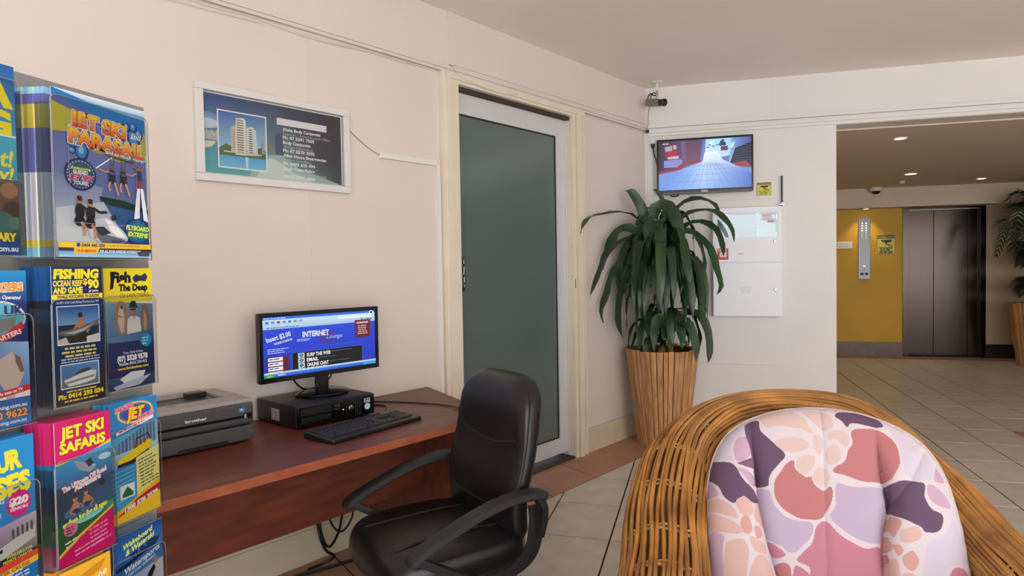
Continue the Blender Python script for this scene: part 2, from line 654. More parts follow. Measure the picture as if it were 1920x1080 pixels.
# sliding door of frosted glass in a white aluminium frame
dr = struct(bpy.data.objects.new('door_1', None))
COL.objects.link(dr)
dr.location = LO
dr.rotation_euler = (0, 0, LROT)
for nm, q in (('stile', (2.505, 2.600, -0.075, -0.035, 0.045, 2.292)), ('stile', (3.552, 3.645, -0.075, -0.035, 0.045, 2.292)),
              ('rail', (2.600, 3.552, -0.075, -0.035, 2.175, 2.292)), ('rail', (2.600, 3.552, -0.075, -0.035, 0.045, 0.150)),
              ('jamb_channel', (3.646, 3.659, -0.08, -0.03, 0.02, 2.292))):
    lpart(nm, [q], 'alu', dr, 0.002)
lpart('pane', [(2.598, 3.554, -0.062, -0.050, 0.148, 2.177)], 'frosted', dr)
lpart('gasket', [(2.600, 3.552, -0.0495, -0.044, 2.169, 2.175), (3.546, 3.552, -0.0495, -0.044, 0.150, 2.175), (2.600, 3.552, -0.0495, -0.044, 0.150, 0.156)], 'black_plastic', dr)
b = new_bm()
tube(b, smooth_path([(2.612, 0.038, 1.362), (2.612, 0.0, 1.362), (2.612, -0.012, 1.34), (2.612, -0.012, 1.27), (2.612, -0.012, 1.205), (2.612, 0.0, 1.183), (2.612, 0.038, 1.183)], 5), 0.009, 10)
obj('handle', b, 'steel', dr, True)
box_obj('lock_plate', 3.668, 3.674, -0.024, -0.0225, 1.16, 1.22, 'dark_gap', t2)
wall_l('trim_3', [(D0, D1, -0.14, 0.012, -0.006, 0.012)], 'dark_gap')      # door sill
# room behind the frosted pane
wall_l('wall_behind_door', [(D0 - 0.3, D1 + 0.3, -1.4, -1.36, 0, CEIL)], 'wall_white')

# the wall with the television and the opening to the lift lobby
OPEN_X = 1.0
b = new_bm()
bx(b, -0.50, OPEN_X, BACK_Y, BACK_Y + 0.2, 0, CEIL)
bx(b, OPEN_X, 5.0, BACK_Y, BACK_Y + 0.2, 2.315, CEIL)
bx(b, 5.0, 9.1, BACK_Y, BACK_Y + 0.2, 0, CEIL)
wb = struct(obj('wall_back', b, 'wall_white'))
b = new_bm()
for (z0, z1, dpt) in ((2.318, 2.342, 0.016), (2.342, 2.366, 0.030), (2.366, 2.380, 0.010), (2.380, 2.402, 0.036)):
    bx(b, -0.352, 5.0, BACK_Y - dpt, BACK_Y - 0.0005, z0, z1)
struct(obj('trim_4', b, 'wall_white'))
b = new_bm()
bx(b, -0.355, OPEN_X, BACK_Y - 0.015, BACK_Y - 0.0005, 0, 0.165)
struct(obj('baseboard_back', b, 'base_cream'))
box_obj('access_panel', -0.014, 0.668, BACK_Y - 0.007, BACK_Y - 0.0005, 0.535, 1.795, 'wall_white', wb, 0.002)
box_obj('cover_strip', 0.310, 0.316, BACK_Y - 0.0075, BACK_Y - 0.007, 0.54, 0.90, 'wall_white', wb)
box_obj('corner_strip', -0.362, -0.318, BACK_Y - 0.009, BACK_Y - 0.0005, 0.166, 2.317, 'wall_white', wb)
box_obj('cover_strip', 0.560, 0.566, BACK_Y - 0.002, BACK_Y - 0.0005, 2.404, CEIL, 'wall_white', wb)

# ceiling of the room
b = new_bm()
bx(b, -4.5, 9.1, -3.5, BACK_Y + 0.1, CEIL, CEIL + 0.15)
struct(obj('ceiling', b, 'ceiling'))

# the street front behind the camera (solid below and above, open glazing between) and the far right wall
b = new_bm()
bx(b, -4.5, -1.05, -3.5, -3.38, 0, CEIL)
bx(b, -1.05, 8.45, -3.5, -3.38, 0, 0.2)
bx(b, -1.05, 8.45, -3.5, -3.38, 2.58, CEIL)
bx(b, 8.45, 9.1, -3.5, -3.38, 0, CEIL)
struct(obj('wall_front', b, 'wall_white'))
b = new_bm()
bx(b, 9.0, 9.1, -3.38, BACK_Y, 0, CEIL)
struct(obj('wall_right', b, 'wall_white'))

# ---------------------------------------------------------------- lift lobby
LOB_R, LOB_C = 5.6, 2.305
b = new_bm()
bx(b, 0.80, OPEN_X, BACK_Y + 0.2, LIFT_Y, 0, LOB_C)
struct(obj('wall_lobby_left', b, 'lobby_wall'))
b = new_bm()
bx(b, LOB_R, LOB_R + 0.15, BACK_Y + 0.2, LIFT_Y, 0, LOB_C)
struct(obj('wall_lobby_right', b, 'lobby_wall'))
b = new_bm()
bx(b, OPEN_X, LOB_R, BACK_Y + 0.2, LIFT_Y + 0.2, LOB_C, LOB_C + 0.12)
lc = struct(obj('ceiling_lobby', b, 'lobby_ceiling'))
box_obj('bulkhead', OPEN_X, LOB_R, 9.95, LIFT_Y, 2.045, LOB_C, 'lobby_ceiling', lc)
LX0, LX1 = 2.738, 3.73
b = new_bm()
bx(b, OPEN_X, LX0, LIFT_Y, LIFT_Y + 0.2, 0, 2.2)
yw = struct(obj('wall_yellow', b, 'yellow'))
b = new_bm()
bx(b, LX1, LOB_R, LIFT_Y, LIFT_Y + 0.2, 0, 2.2)
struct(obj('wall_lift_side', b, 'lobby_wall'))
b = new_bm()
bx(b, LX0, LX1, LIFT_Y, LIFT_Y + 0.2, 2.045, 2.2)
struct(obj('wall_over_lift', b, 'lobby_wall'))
b = new_bm()
bx(b, OPEN_X, LX0 - 0.002, LIFT_Y - 0.018, LIFT_Y - 0.0005, 0, 0.195)
struct(obj('baseboard_yellow', b, 'stone_dark'))
b = new_bm()
bx(b, LX1 + 0.002, LOB_R, LIFT_Y - 0.018, LIFT_Y - 0.0005, 0, 0.185)
struct(obj('baseboard_lift', b, 'black_stone'))

# lift: steel surround and two sliding panels
lf = struct(bpy.data.objects.new('door_2', None))
COL.objects.link(lf)
lf.location = (LX0, LIFT_Y, 0)
for nm, q, mm in (('jamb', (0.0, 0.078, -0.012, 0.10, 0, 2.04), 'lift_steel'), ('jamb', (0.925, 0.992, -0.012, 0.10, 0, 2.04), 'lift_steel'),
                  ('lintel', (0.078, 0.925, -0.006, 0.10, 2.012, 2.04), 'lift_steel'),
                  ('door_panel', (0.080, 0.393, 0.055, 0.085, 0.012, 2.010), 'lift_steel'), ('door_panel', (0.399, 0.80, 0.055, 0.085, 0.012, 2.010), 'lift_steel'),
                  ('door_panel', (0.802, 0.924, 0.040, 0.085, 0.012, 2.010), 'lift_steel'),
                  ('door_gap', (0.393, 0.399, 0.07, 0.09, 0.012, 2.010), 'black_plastic'), ('sill', (0.06, 0.94, -0.02, 0.10, 0.001, 0.012), 'dark_gap')):
    box_obj(nm, *q, mm, lf, 0.0015)

# ---------------------------------------------------------------- floor
b = new_bm()
bx(b, -4.5, 9.1, -3.5, LIFT_Y, -0.12, -0.006)
fl = struct(obj('floor', b, 'grout'))
TX, TY = 0.34, 0.455
TX0, TY0 = -0.745, 3.11
BW = 0.355                             # border beside the left wall


def clip(poly, nx, ny, d):
    """Keep nx*x + ny*y >= d."""
    out = []
    for i in range(len(poly)):
        a, c = poly[i], poly[(i + 1) % len(poly)]
        fa, fc = nx * a[0] + ny * a[1] - d, nx * c[0] + ny * c[1] - d
        if fa >= 0:
            out.append(a)
        if (fa >= 0) != (fc >= 0):
            t = fa / (fa - fc)
            out.append((a[0] + t * (c[0] - a[0]), a[1] + t * (c[1] - a[1])))
    return out


def parea(p):
    return 0.5 * sum(p[i][0] * p[(i + 1) % len(p)][1] - p[(i + 1) % len(p)][0] * p[i][1] for i in range(len(p)))


def seen(x, y):
    v = np.array([x, y, -CAM_H])
    dz = v @ _f
    if dz < 0.5:
        return False
    return -150 < 960 + FPX * (v @ _r2) / dz < 2070 and 540 + FPX * (v @ _d2) / dz < 1180


gap = 0.0042
tb = new_bm()
prism(tb, [(-TX / 2 + gap, -TY / 2 + gap), (TX / 2 - gap, -TY / 2 + gap), (TX / 2 - gap, TY / 2 - gap), (-TX / 2 + gap, TY / 2 - gap)], -0.006, 0, 0.0012)
tile_me = bpy.data.meshes.new('tile')
tb.to_mesh(tile_me)
tb.free()
tile_me.materials.append(M['tile'])
terra_me = tile_me.copy()
terra_me.materials.clear()
terra_me.materials.append(M['terracotta'])
rest = new_bm()
ntile = 0
cand = []
for i in range(-12, 29):
    for j in range(-15, 17):
        x0, y0 = TX0 + i * TX, TY0 + j * TY
        if x0 + TX > 9.1 or (x0 + TX > LOB_R and y0 + TY > BACK_Y) or y0 > LIFT_Y - 0.3:
            continue
        cx, cy = x0 + TX / 2, y0 + TY / 2
        poly = [(x0 + gap, y0 + gap), (x0 + TX - gap, y0 + gap), (x0 + TX - gap, y0 + TY - gap), (x0 + gap, y0 + TY - gap)]
        full = True
        kind = 'tile'
        if cy < BACK_Y + 0.3:
            q = clip(poly, LN.x, LN.y, -2.615 + BW + gap)
            if len(q) < 3 or parea(q) < 0.0008:
                continue
            full = abs(parea(q) - parea(poly)) < 1e-6
            poly = q
        if cy > BACK_Y + 0.05 and x0 < OPEN_X - 0.02:
            q = clip(poly, 1, 0, OPEN_X)
            if len(q) < 3 or parea(q) < 0.0008:
                continue
            full, poly = False, q
        if y0 + TY > LIFT_Y - 0.30:
            q = clip(poly, 0, -1, -(LIFT_Y - 0.30))
            if len(q) < 3 or parea(q) < 0.0008:
                continue
            full, poly = False, q
        if cy > BACK_Y and x0 < 1.1 and cy < 7.1:
            kind = 'terracotta_tile'
        if cx > 2.2 and 4.9 < cy < 5.84:
            kind = 'terracotta_tile'
        if (seen(cx, cy) or any(seen(*p) for p in poly)) and cy > -0.2:
            cand.append((cx * cx + cy * cy, cx, cy, poly, full, kind))
        else:
            prism(rest, poly, -0.006, 0)
cand.sort()
for n_, (_, cx, cy, poly, full, kind) in enumerate(cand):
    if n_ >= 300:
        prism(rest, poly, -0.006, 0)
        continue
    if full:
        mobj(kind, tile_me if kind == 'tile' else terra_me, None, fl, loc=(cx, cy, 0))
    else:
        tb = new_bm()
        prism(tb, poly, -0.006, 0)
        obj(kind, tb, 'tile' if kind == 'tile' else 'terracotta', fl)
ro = obj('tile_field', rest, 'tile', fl)
ro['kind'] = 'stuff'
# terracotta border following the left wall
k = 0
for n_ in range(-9, 4):
    s0 = 3.44 + n_ * 0.44
    q = [lpos(s0 + 0.045 + gap, 0.001), lpos(s0 - 0.045 + gap, BW - gap), lpos(s0 + 0.44 - 0.045 - gap, BW - gap), lpos(s0 + 0.44 + 0.045 - gap, 0.001)]
    q = [(p.x, p.y) for p in q]
    q = clip(q, 0, -1, -(BACK_Y - 0.001))
    if len(q) < 3:
        continue
    if parea(q) < 0:
        q = q[::-1]
    tb = new_bm()
    prism(tb, q, -0.006, 0.0, 0.001)
    obj('terracotta_tile', tb, 'terracotta', fl)
for i in range(15):                    # strip in front of the lift
    x0 = OPEN_X + i * 0.32
    if x0 + 0.3 > LOB_R:
        break
    tb = new_bm()
    prism(tb, [(x0 + gap, LIFT_Y - 0.297), (x0 + 0.32 - gap, LIFT_Y - 0.297), (x0 + 0.32 - gap, LIFT_Y), (x0 + gap, LIFT_Y)], -0.006, 0.0)
    obj('terracotta_tile', tb, 'terracotta', fl)

# ================================================================== THE DESK AND WHAT STANDS ON IT
DZ = 0.687
desk = thing('desk', 'cherry veneer desk with modesty panel standing along the cream wall', 'desk', lpos(0, 0), LROT)
b = new_bm()
prism(b, [(0.28, -0.74), (2.05, -0.74), (2.318, -0.024), (0.28, -0.024)], DZ - 0.030, DZ, 0.0015)
obj('desktop', b, 'cherry', desk)
box_obj('edge_band', 0.28, 2.048, -0.7425, -0.7402, DZ - 0.030, DZ - 0.001, 'cherry_edge', desk)
box_obj('modesty_panel', 0.302, 1.88, -0.478, -0.460, 0.365, DZ - 0.0305, 'cherry', desk)
box_obj('side_panel', 0.280, 0.300, -0.70, -0.06, 0.0, DZ - 0.0305, 'cherry', desk)
box_obj('side_panel', 1.900, 1.922, -0.70, -0.06, 0.0, DZ - 0.0305, 'cherry', desk)

# --- laser printer
pr = thing('laser_printer', 'charcoal and grey laser printer on the left end of the desk', 'printer', lpos(0.835, 0.0, DZ), LROT)
b = new_bm()
bx(b, 0, 0.362, -0.330, -0.03, 0.006, 0.062, 0.008)
obj('paper_tray', b, 'grey_plastic', pr, True)
b = new_bm()
bx(b, 0.0, 0.362, -0.333, -0.03, 0.0635, 0.145, 0.014, 3)
obj('body', b, 'grey_plastic', pr, True)
b = new_bm()
for q in ((0.004, 0.358, -0.326, -0.225, 0.140, 0.158), (0.004, 0.07, -0.225, -0.034, 0.140, 0.160), (0.300, 0.358, -0.225, -0.034, 0.140, 0.160), (0.07, 0.300, -0.080, -0.034, 0.140, 0.163)):
    bx(b, *q, 0.005)
obj('top_cover', b, 'grey_light', pr, True)
b = new_bm()
bx(b, 0, 0.225, 0, 0.14, 0, 0.004)
bmesh.ops.transform(b, matrix=Matrix.Translation((0.073, -0.222, 0.1455)) @ Matrix.Rotation(math.radians(1), 4, 'X'), verts=b.verts)
obj('output_slot', b, 'black_plastic', pr)
for nm, q in (('release_tab', (0.085, 0.115, -0.262, -0.258, 0.1581, 0.1586)), ('release_tab', (0.225, 0.245, -0.262, -0.258, 0.1581, 0.1586)), ('paper_support', (0.215, 0.285, -0.120, -0.085, 0.150, 0.168))):
    box_obj(nm, *q, 'black_plastic', pr)
box_obj('manual_slot', 0.02, 0.318, -0.3345, -0.333, 0.0905, 0.099, 'black_gloss', pr)
box_obj('slot_lip', 0.02, 0.335, -0.338, -0.3325, 0.083, 0.0895, 'grey_plastic', pr)
box_obj('slot_window', 0.318, 0.350, -0.3345, -0.3325, 0.084, 0.106, 'black_gloss', pr)
box_obj('paper_guide', 0.322, 0.329, -0.337, -0.3345, 0.086, 0.104, 'grey_light', pr)
box_obj('tray_recess', 0.09, 0.262, -0.3315, -0.329, 0.006, 0.020, 'black_plastic', pr)
cv = Canvas(362, 160)
cv.text('brother', 117, 52, 9.5, (225, 225, 225), w=72, bold=0.03)
cv.build('badge', 0.362, 0.160, 'print', pr, y=-0.3336)
cv = Canvas(20, 13)
cv.rect(0, 0, 20, 13, (60, 130, 190)).ell(10, 6, 4, 4, (150, 200, 235), 12)
cv.build('energy_sticker', 0.022, 0.014, 'print', pr, loc=(0.302, 0, 0.113), y=-0.3336)
for x in (0.03, 0.33):
    for y in (-0.30, -0.06):
        box_obj('foot', x - 0.012, x + 0.012, y - 0.012, y + 0.012, 0, 0.007, 'black_plastic', pr)
tag(box_obj('cable_plug', 1.222, 1.262, -0.150, -0.120, DZ + 0.0005, DZ + 0.022, 'black_plastic', None, 0.004), 'small black plug lying beside the printer', 'plug')
o = bpy.data.objects['cable_plug']
o.location = LO
o.rotation_euler = (0, 0, LROT)

# --- small desktop computer lying flat
pc = thing('desktop_computer', 'black desktop computer lying flat under the monitor', 'computer', lpos(1.370, 0.0, DZ), LROT)
b = new_bm()
bx(b, 0, 0.368, -0.322, -0.025, 0.004, 0.092, 0.006, 2)
obj('case', b, 'black_plastic', pc, True)
b = new_bm()
bx(b, 0.002, 0.366, -0.334, -0.318, 0.006, 0.090, 0.005, 2)
obj('front_panel', b, 'black_gloss', pc, True)
box_obj('drive_bay', 0.016, 0.150, -0.3355, -0.333, 0.050, 0.076, 'black_plastic', pc, 0.002)
box_obj('drive_bay', 0.016, 0.150, -0.3355, -0.333, 0.022, 0.044, 'black_plastic', pc, 0.002)
for i in range(9):
    box_obj('vent_slat', 0.222 + i * 0.009, 0.2245 + i * 0.009, -0.3345, -0.333, 0.012 if i not in (1, 2, 3, 4) else 0.064, 0.080, 'grey_dark', pc)
b = new_bm()
lathe(b, [(0, 0), (0.0135, 0), (0.0135, 0.003), (0.011, 0.006), (0, 0.0065)], 20, Matrix.Translation((0.247, -0.333, 0.046)) @ Matrix.Rotation(PI / 2, 4, 'X'))
obj('power_button', b, 'chrome', pc, True)
for (x, z) in ((0.168, 0.066), (0.168, 0.052), (0.182, 0.066), (0.182, 0.052), (0.168, 0.034), (0.168, 0.024)):
    box_obj('port', x, x + 0.009, -0.3352, -0.333, z, z + 0.006, 'chrome', pc)
box_obj('status_light', 0.206, 0.210, -0.3355, -0.333, 0.045, 0.049, 'led', pc)
cv = Canvas(368, 92)
cv.rect(312, 16, 30, 18, (170, 172, 176)).rect(316, 19, 22, 5, (60, 62, 70)).rect(316, 27, 14, 4, (90, 92, 100))
cv.ell(328, 51, 15, 14, (150, 178, 205), 20).ell(328, 51, 12, 11, (205, 220, 232), 20).greek(320, 47, 16, 2, 5, 2.2, (60, 90, 140), 3)
cv.build('sticker', 0.368, 0.092, 'print', pc, y=-0.3342)
for x in (0.03, 0.33):
    for y in (-0.29, -0.06):
        box_obj('foot', x - 0.012, x + 0.012, y - 0.012, y + 0.012, 0, 0.006, 'black_plastic', pc)
box_obj('side_label', -0.0006, 0.001, -0.20, -0.14, 0.02, 0.066, 'grey_light', pc)

# --- monitor on the computer
mo = thing('monitor', 'black widescreen monitor showing a blue internet kiosk page', 'monitor', lpos(1.6, 0.155, DZ + 0.0925), LROT)
b = new_bm()
lathe(b, [(0, 0), (0.118, 0), (0.122, 0.004), (0.112, 0.010), (0.05, 0.016), (0, 0.017)], 40, Matrix.Diagonal((1, 0.78, 1, 1)))
obj('stand_base', b, 'black_gloss', mo, True)
b = new_bm()
bx(b, -0.026, 0.026, -0.012, 0.024, 0.012, 0.135, 0.006)
obj('stand_neck', b, 'black_gloss', mo, True)
MW, MH = 0.582, 0.281
b = new_bm()
bx(b, -MW / 2, MW / 2, -0.012, 0.014, 0.0, MH, 0.006, 3)
bx(b, -MW / 2 + 0.06, MW / 2 - 0.06, 0.012, 0.036, 0.03, MH - 0.03, 0.010, 2)
mb = obj('casing', b, 'black_gloss', mo, True)
mb.location = (0.0, 0.0, 0.077)
b = new_bm()
for q in ((-MW / 2, MW / 2, -0.016, -0.011, 0, 0.020), (-MW / 2, MW / 2, -0.016, -0.011, MH - 0.016, MH), (-MW / 2, -MW / 2 + 0.017, -0.016, -0.011, 0.018, MH - 0.014), (MW / 2 - 0.017, MW / 2, -0.016, -0.011, 0.018, MH - 0.014)):
    bx(b, *q, 0.002)
bz = obj('bezel', b, 'black_gloss', mb, True)
SWm, SHm = MW - 0.036, MH - 0.038
cv = Canvas(1000, 560)
BLU = (30, 62, 205)
cv.rect(0, 0, 1000, 560, (38, 78, 222), (24, 50, 190))
cv.rect(0, 0, 1000, 26, (24, 86, 216), (60, 130, 235))
cv.greek(8, 8, 220, 1, 9, 9, (190, 215, 250), 4)
cv.rect(0, 26, 1000, 62, (206, 226, 242), (176, 208, 236))
cv.rect(0, 88, 1000, 26, (188, 214, 236), (150, 190, 226))
for i, cc in enumerate([(70, 120, 190), (110, 150, 200), (200, 60, 60), (120, 160, 200), (90, 130, 180), (120, 170, 120), (150, 160, 190)]):
    cv.rect(20 + i * 46, 40, 26, 24, cc)
cv.rect(640, 34, 330, 34, (230, 238, 246))
for i, cc in enumerate([(90, 120, 170), (200, 180, 60), (80, 150, 90), (170, 90, 60)]):
    cv.rect(860 + i * 30, 78, 20, 18, cc)
cv.ell(965, 22, 22, 20, (235, 240, 245), 16).ell(965, 22, 12, 12, (40, 60, 120), 14)
cv.greek(30, 96, 300, 1, 9, 8, (90, 120, 160), 9)
cv.text('Insert $2.00', 30, 232, 44, WHT, w=200, rot=13, bold=0.02)
cv.text('FOR EVERY 20 MINUTES', 88, 262, 19, WHT, w=150, rot=13, bold=0.02)
cv.greek(32, 296, 190, 3, 17, 7, (190, 205, 240), 5)
cv.ell(528, 222, 78, 66, (92, 50, 130), 26).ell(528, 222, 66, 55, (60, 58, 170), 26)
cv.text('INTERNET', 322, 212, 52, WHT, w=232, bold=0.03)
cv.text('Lounge', 530, 250, 42, (190, 195, 225), w=150, shear=0.4)
cv.greek(272, 228, 120, 2, 13, 7, (190, 205, 240), 6)
cv.rect(800, 92, 152, 180, (112, 26, 44)).frame(800, 92, 152, 180, 4, (70, 60, 150))
cv.text('FILE MANAGER', 876, 128, 18, WHT, w=112, align='c', bold=0.03)
cv.greek(820, 148, 112, 5, 20, 9, (225, 190, 195), 7, align='c')
cv.line([(0, 345), (1000, 300)], 4, (90, 80, 190))
cv.rect(24, 368, 178, 192, (96, 30, 48))
for i in range(4):
    cv.rect(34, 376 + i * 44, 118, 34, (232, 234, 238)).greek(42, 386 + i * 44, 95, 1, 10, 9, (40, 60, 150), 11 + i)
cv.rect(228, 352, 640, 180, (10, 12, 20)).frame(228, 352, 640, 180, 4, (70, 110, 210))
for i, (tx, ww) in enumerate([('SURF THE WEB', 210), ('EMAIL', 100), ('ONLINE CHAT', 190), ('FREE GAMES', 170)]):
    yy = 362 + i * 48
    if i < 3:
        cv.rect(278, yy, 54, 42, (214, 224, 232)).ell(305, yy + 21, 19, 15, (26, 70, 130), 16).ell(305, yy + 21, 9, 7, (120, 180, 220), 12)
        cv.text(tx, 352, yy + 40, 33, WHT, w=ww, bold=0.03)
        cv.greek(360 + ww, yy + 12, 200, 1, 12, 6, (96, 104, 130), 20 + i)
    else:
        cv.rect(278, yy, 54, 22, (214, 224, 232))
        cv.text(tx, 352, yy + 22, 20, WHT, w=ww, bold=0.03)
cv.rect(0, 512, 1000, 16, (190, 212, 235))
cv.rect(0, 528, 1000, 32, (58, 130, 232), (28, 84, 200))
cv.rect(0, 528, 84, 32, (80, 170, 90), (40, 130, 60))
cv.text('start', 20, 552, 16, WHT, w=46, shear=0.2)
cv.greek(110, 538, 60, 1, 10, 9, WHT, 2)
cv.rect(868, 528, 132, 32, (60, 160, 235))
cv.build('screen', SWm, SHm, 'pc_screen', mb, loc=(-SWm / 2, -0.0125, 0.021))
b = new_bm()
tube(b, smooth_path([(0.04, 0.03, 0.11), (0.07, 0.04, 0.06), (0.03, 0.07, 0.02), (-0.03, 0.09, 0.01), (-0.09, 0.075, 0.06), (-0.10, 0.045, 0.10)], 5), 0.004, 6)
obj('video_cable', b, 'cable', mo, True)

# --- keyboard
kb = thing('keyboard', 'black full size keyboard lying in front of the computer', 'keyboard', lpos(1.555, 0.515, DZ), LROT + math.radians(6))
KW, KD = 0.46, 0.165
b = new_bm()
bx(b, -KW / 2, KW / 2, -KD / 2, KD / 2, 0.0, 0.016, 0.006, 3)
for v in b.verts:
    if v.co.z > 0.007:
        v.co.z += 0.012 * (v.co.y + KD / 2) / KD
obj('case', b, 'black_plastic', kb, True)
slope = 0.012 / KD


def keycap(w, d):
    t = new_bm()
    bx(t, -w / 2, w / 2, -d / 2, d / 2, 0, 0.0065)
    for v in t.verts:
        if v.co.z > 0.003:
            v.co.x *= 0.82
            v.co.y *= 0.80
    me = bpy.data.meshes.new('key')
    t.to_mesh(me)
    t.free()
    me.materials.append(M['key'])
    return me


ku = keycap(0.0178, 0.0178)
k15 = keycap(0.028, 0.0178)
k2 = keycap(0.0375, 0.0178)
ksp = keycap(0.112, 0.0178)
ktall = keycap(0.0178, 0.0375)
U = 0.0190
kx0 = -KW / 2 + 0.020
rows = []
yk = 0.055
rows.append((yk, [('u', 0), ('u', 2), ('u', 3), ('u', 4), ('u', 5), ('u', 6.5), ('u', 7.5), ('u', 8.5), ('u', 9.5), ('u', 11), ('u', 12), ('u', 13), ('u', 14), ('u', 15.3), ('u', 16.3), ('u', 17.3)]))
rows.append((yk - 1.35 * U, [('u', i) for i in range(13)] + [('2', 13.5)] + [('u', 15.3), ('u', 16.3), ('u', 17.3), ('u', 18.6), ('u', 19.6), ('u', 20.6), ('u', 21.6)]))
rows.append((yk - 2.35 * U, [('15', 0.25)] + [('u', i + 1.5) for i in range(12)] + [('15', 13.75)] + [('u', 15.3), ('u', 16.3), ('u', 17.3), ('u', 18.6), ('u', 19.6), ('u', 20.6), ('t', 21.6)]))
rows.append((yk - 3.35 * U, [('15', 0.25)] + [('u', i + 1.75) for i in range(11)] + [('2', 13.4)] + [('u', 18.6), ('u', 19.6), ('u', 20.6)]))
rows.append((yk - 4.35 * U, [('2', 0.5)] + [('u', i + 2.25) for i in range(10)] + [('2', 13.3)] + [('u', 16.3), ('u', 18.6), ('u', 19.6), ('u', 20.6), ('t', 21.6)]))
rows.append((yk - 5.35 * U, [('15', 0.25), ('u', 1.7), ('15', 3.0), ('sp', 6.6), ('15', 10.4), ('u', 11.7), ('u', 12.7), ('15', 13.9)] + [('u', 15.3), ('u', 16.3), ('u', 17.3), ('2', 19.1), ('u', 20.6)]))
KM = {'u': ku, '15': k15, '2': k2, 'sp': ksp, 't': ktall}
for (yy, ks) in rows:
    for (tp, cxk) in ks:
        o = mobj('key', KM[tp], None, kb)
        y2 = yy - (0.0095 if tp == 't' else 0)
        o.location = (kx0 + cxk * U * 0.985, y2, 0.0155 + slope * (y2 + KD / 2))
        o.rotation_euler = (math.atan(slope), 0, 0)
for i in range(3):
    box_obj('lock_light', 0.150 + i * 0.02, 0.155 + i * 0.02, 0.052, 0.055, 0.0255, 0.0262, 'white_plastic', kb)

# --- cable and small plug at the right end of the desk
b = new_bm()
pts = [lpos(1.744, 0.06, DZ + 0.03), lpos(1.84, 0.06, DZ + 0.005), lpos(1.95, 0.22, DZ + 0.004), lpos(2.02, 0.40, DZ + 0.004), lpos(2.03, 0.50, DZ + 0.005), lpos(2.015, 0.545, DZ + 0.008)]
tube(b, smooth_path(pts, 6), 0.003, 6)
tag(obj('usb_cable', b, 'cable', None, True), 'thin black cable running from the computer across the right desk end', 'cable')
b = new_bm()
pts = [lpos(1.742, 0.10, DZ + 0.03), lpos(1.80, 0.12, DZ + 0.0045), lpos(1.86, 0.24, DZ + 0.0045), lpos(1.80, 0.325, DZ + 0.0045), lpos(1.76, 0.39, DZ + 0.012)]
tube(b, smooth_path(pts, 6), 0.0035, 6)
tag(obj('keyboard_cable', b, 'cable', None, True), 'short black cable joining the keyboard to the computer', 'cable')
pl = thing('usb_plug', 'small silver tipped plug at the right desk edge beside the chair', 'plug', lpos(2.012, 0.575, DZ), LROT + 1.2)
box_obj('grip', -0.022, 0.006, -0.010, 0.010, 0.0005, 0.018, 'black_plastic', pl, 0.003)
box_obj('tip', 0.006, 0.024, -0.007, 0.007, 0.004, 0.013, 'chrome', pl, 0.001)

# --- tangle of cords hanging under the desk
def cord(pts, r, name, label):
    bb = new_bm()
    tube(bb, smooth_path(pts, 7), r, 6)
    return tag(obj(name, bb, 'cable', None, True), label, 'cable', 'cords under the desk')


cord([lpos(1.60, 0.10, 0.60), lpos(1.60, 0.12, 0.36), lpos(1.57, 0.16, 0.20), lpos(1.62, 0.14, 0.10), lpos(1.70, 0.10, 0.13), lpos(1.74, 0.08, 0.22)], 0.006, 'cord', 'thick black cord looping down beside the baseboard under the desk')
cord([lpos(1.63, 0.10, 0.60), lpos(1.64, 0.10, 0.34), lpos(1.60, 0.10, 0.24), lpos(1.67, 0.10, 0.21), lpos(1.76, 0.09, 0.30), lpos(1.86, 0.08, 0.34)], 0.0045, 'cord', 'black cord curving right from the tangle under the desk')
cord([lpos(1.66, 0.08, 0.60), lpos(1.68, 0.08, 0.30), lpos(1.66, 0.07, 0.22), lpos(1.64, 0.07, 0.30), lpos(1.65, 0.07, 0.45)], 0.004, 'cord', 'thin black cord doubled back in the tangle under the desk')
cord([lpos(1.44, 0.06, 0.52), lpos(1.49, 0.06, 0.27), lpos(1.57, 0.055, 0.22), lpos(1.70, 0.05, 0.25), lpos(1.80, 0.05, 0.24), lpos(1.88, 0.05, 0.30)], 0.0045, 'cord', 'black cord sagging in a shallow loop left of the tangle')
cord([lpos(1.55, 0.09, 0.012), lpos(1.62, 0.09, 0.012), lpos(1.66, 0.12, 0.04), lpos(1.60, 0.14, 0.10), lpos(1.58, 0.12, 0.22), lpos(1.61, 0.10, 0.40)], 0.0065, 'cord', 'black cord dropping from the tangle onto the terracotta tiles')
cord([lpos(1.58, 0.20, 0.60), lpos(1.575, 0.20, 0.34), lpos(1.60, 0.20, 0.22), lpos(1.66, 0.19, 0.17), lpos(1.72, 0.18, 0.22), lpos(1.70, 0.18, 0.30), lpos(1.64, 0.19, 0.33)], 0.0045, 'cord', 'black cord coiled in an open loop nearest the chair under the desk')
cord([lpos(1.70, 0.22, 0.58), lpos(1.72, 0.22, 0.36), lpos(1.78, 0.22, 0.27), lpos(1.86, 0.22, 0.30)], 0.004, 'cord', 'thin black cord curving behind the chair seat under the desk')
cord([lpos(1.32, 0.16, 0.008), lpos(1.46, 0.10, 0.008), lpos(1.60, 0.13, 0.008), lpos(1.78, 0.16, 0.008), lpos(2.0, 0.14, 0.008)], 0.007, 'floor_cord', 'black cord lying along the floor below the desk')

# ================================================================== OFFICE CHAIR
ch = thing('office_chair', 'black leather office swivel chair with looped arms at the desk', 'chair', (-0.807, 1.964, 0), math.radians(-42))
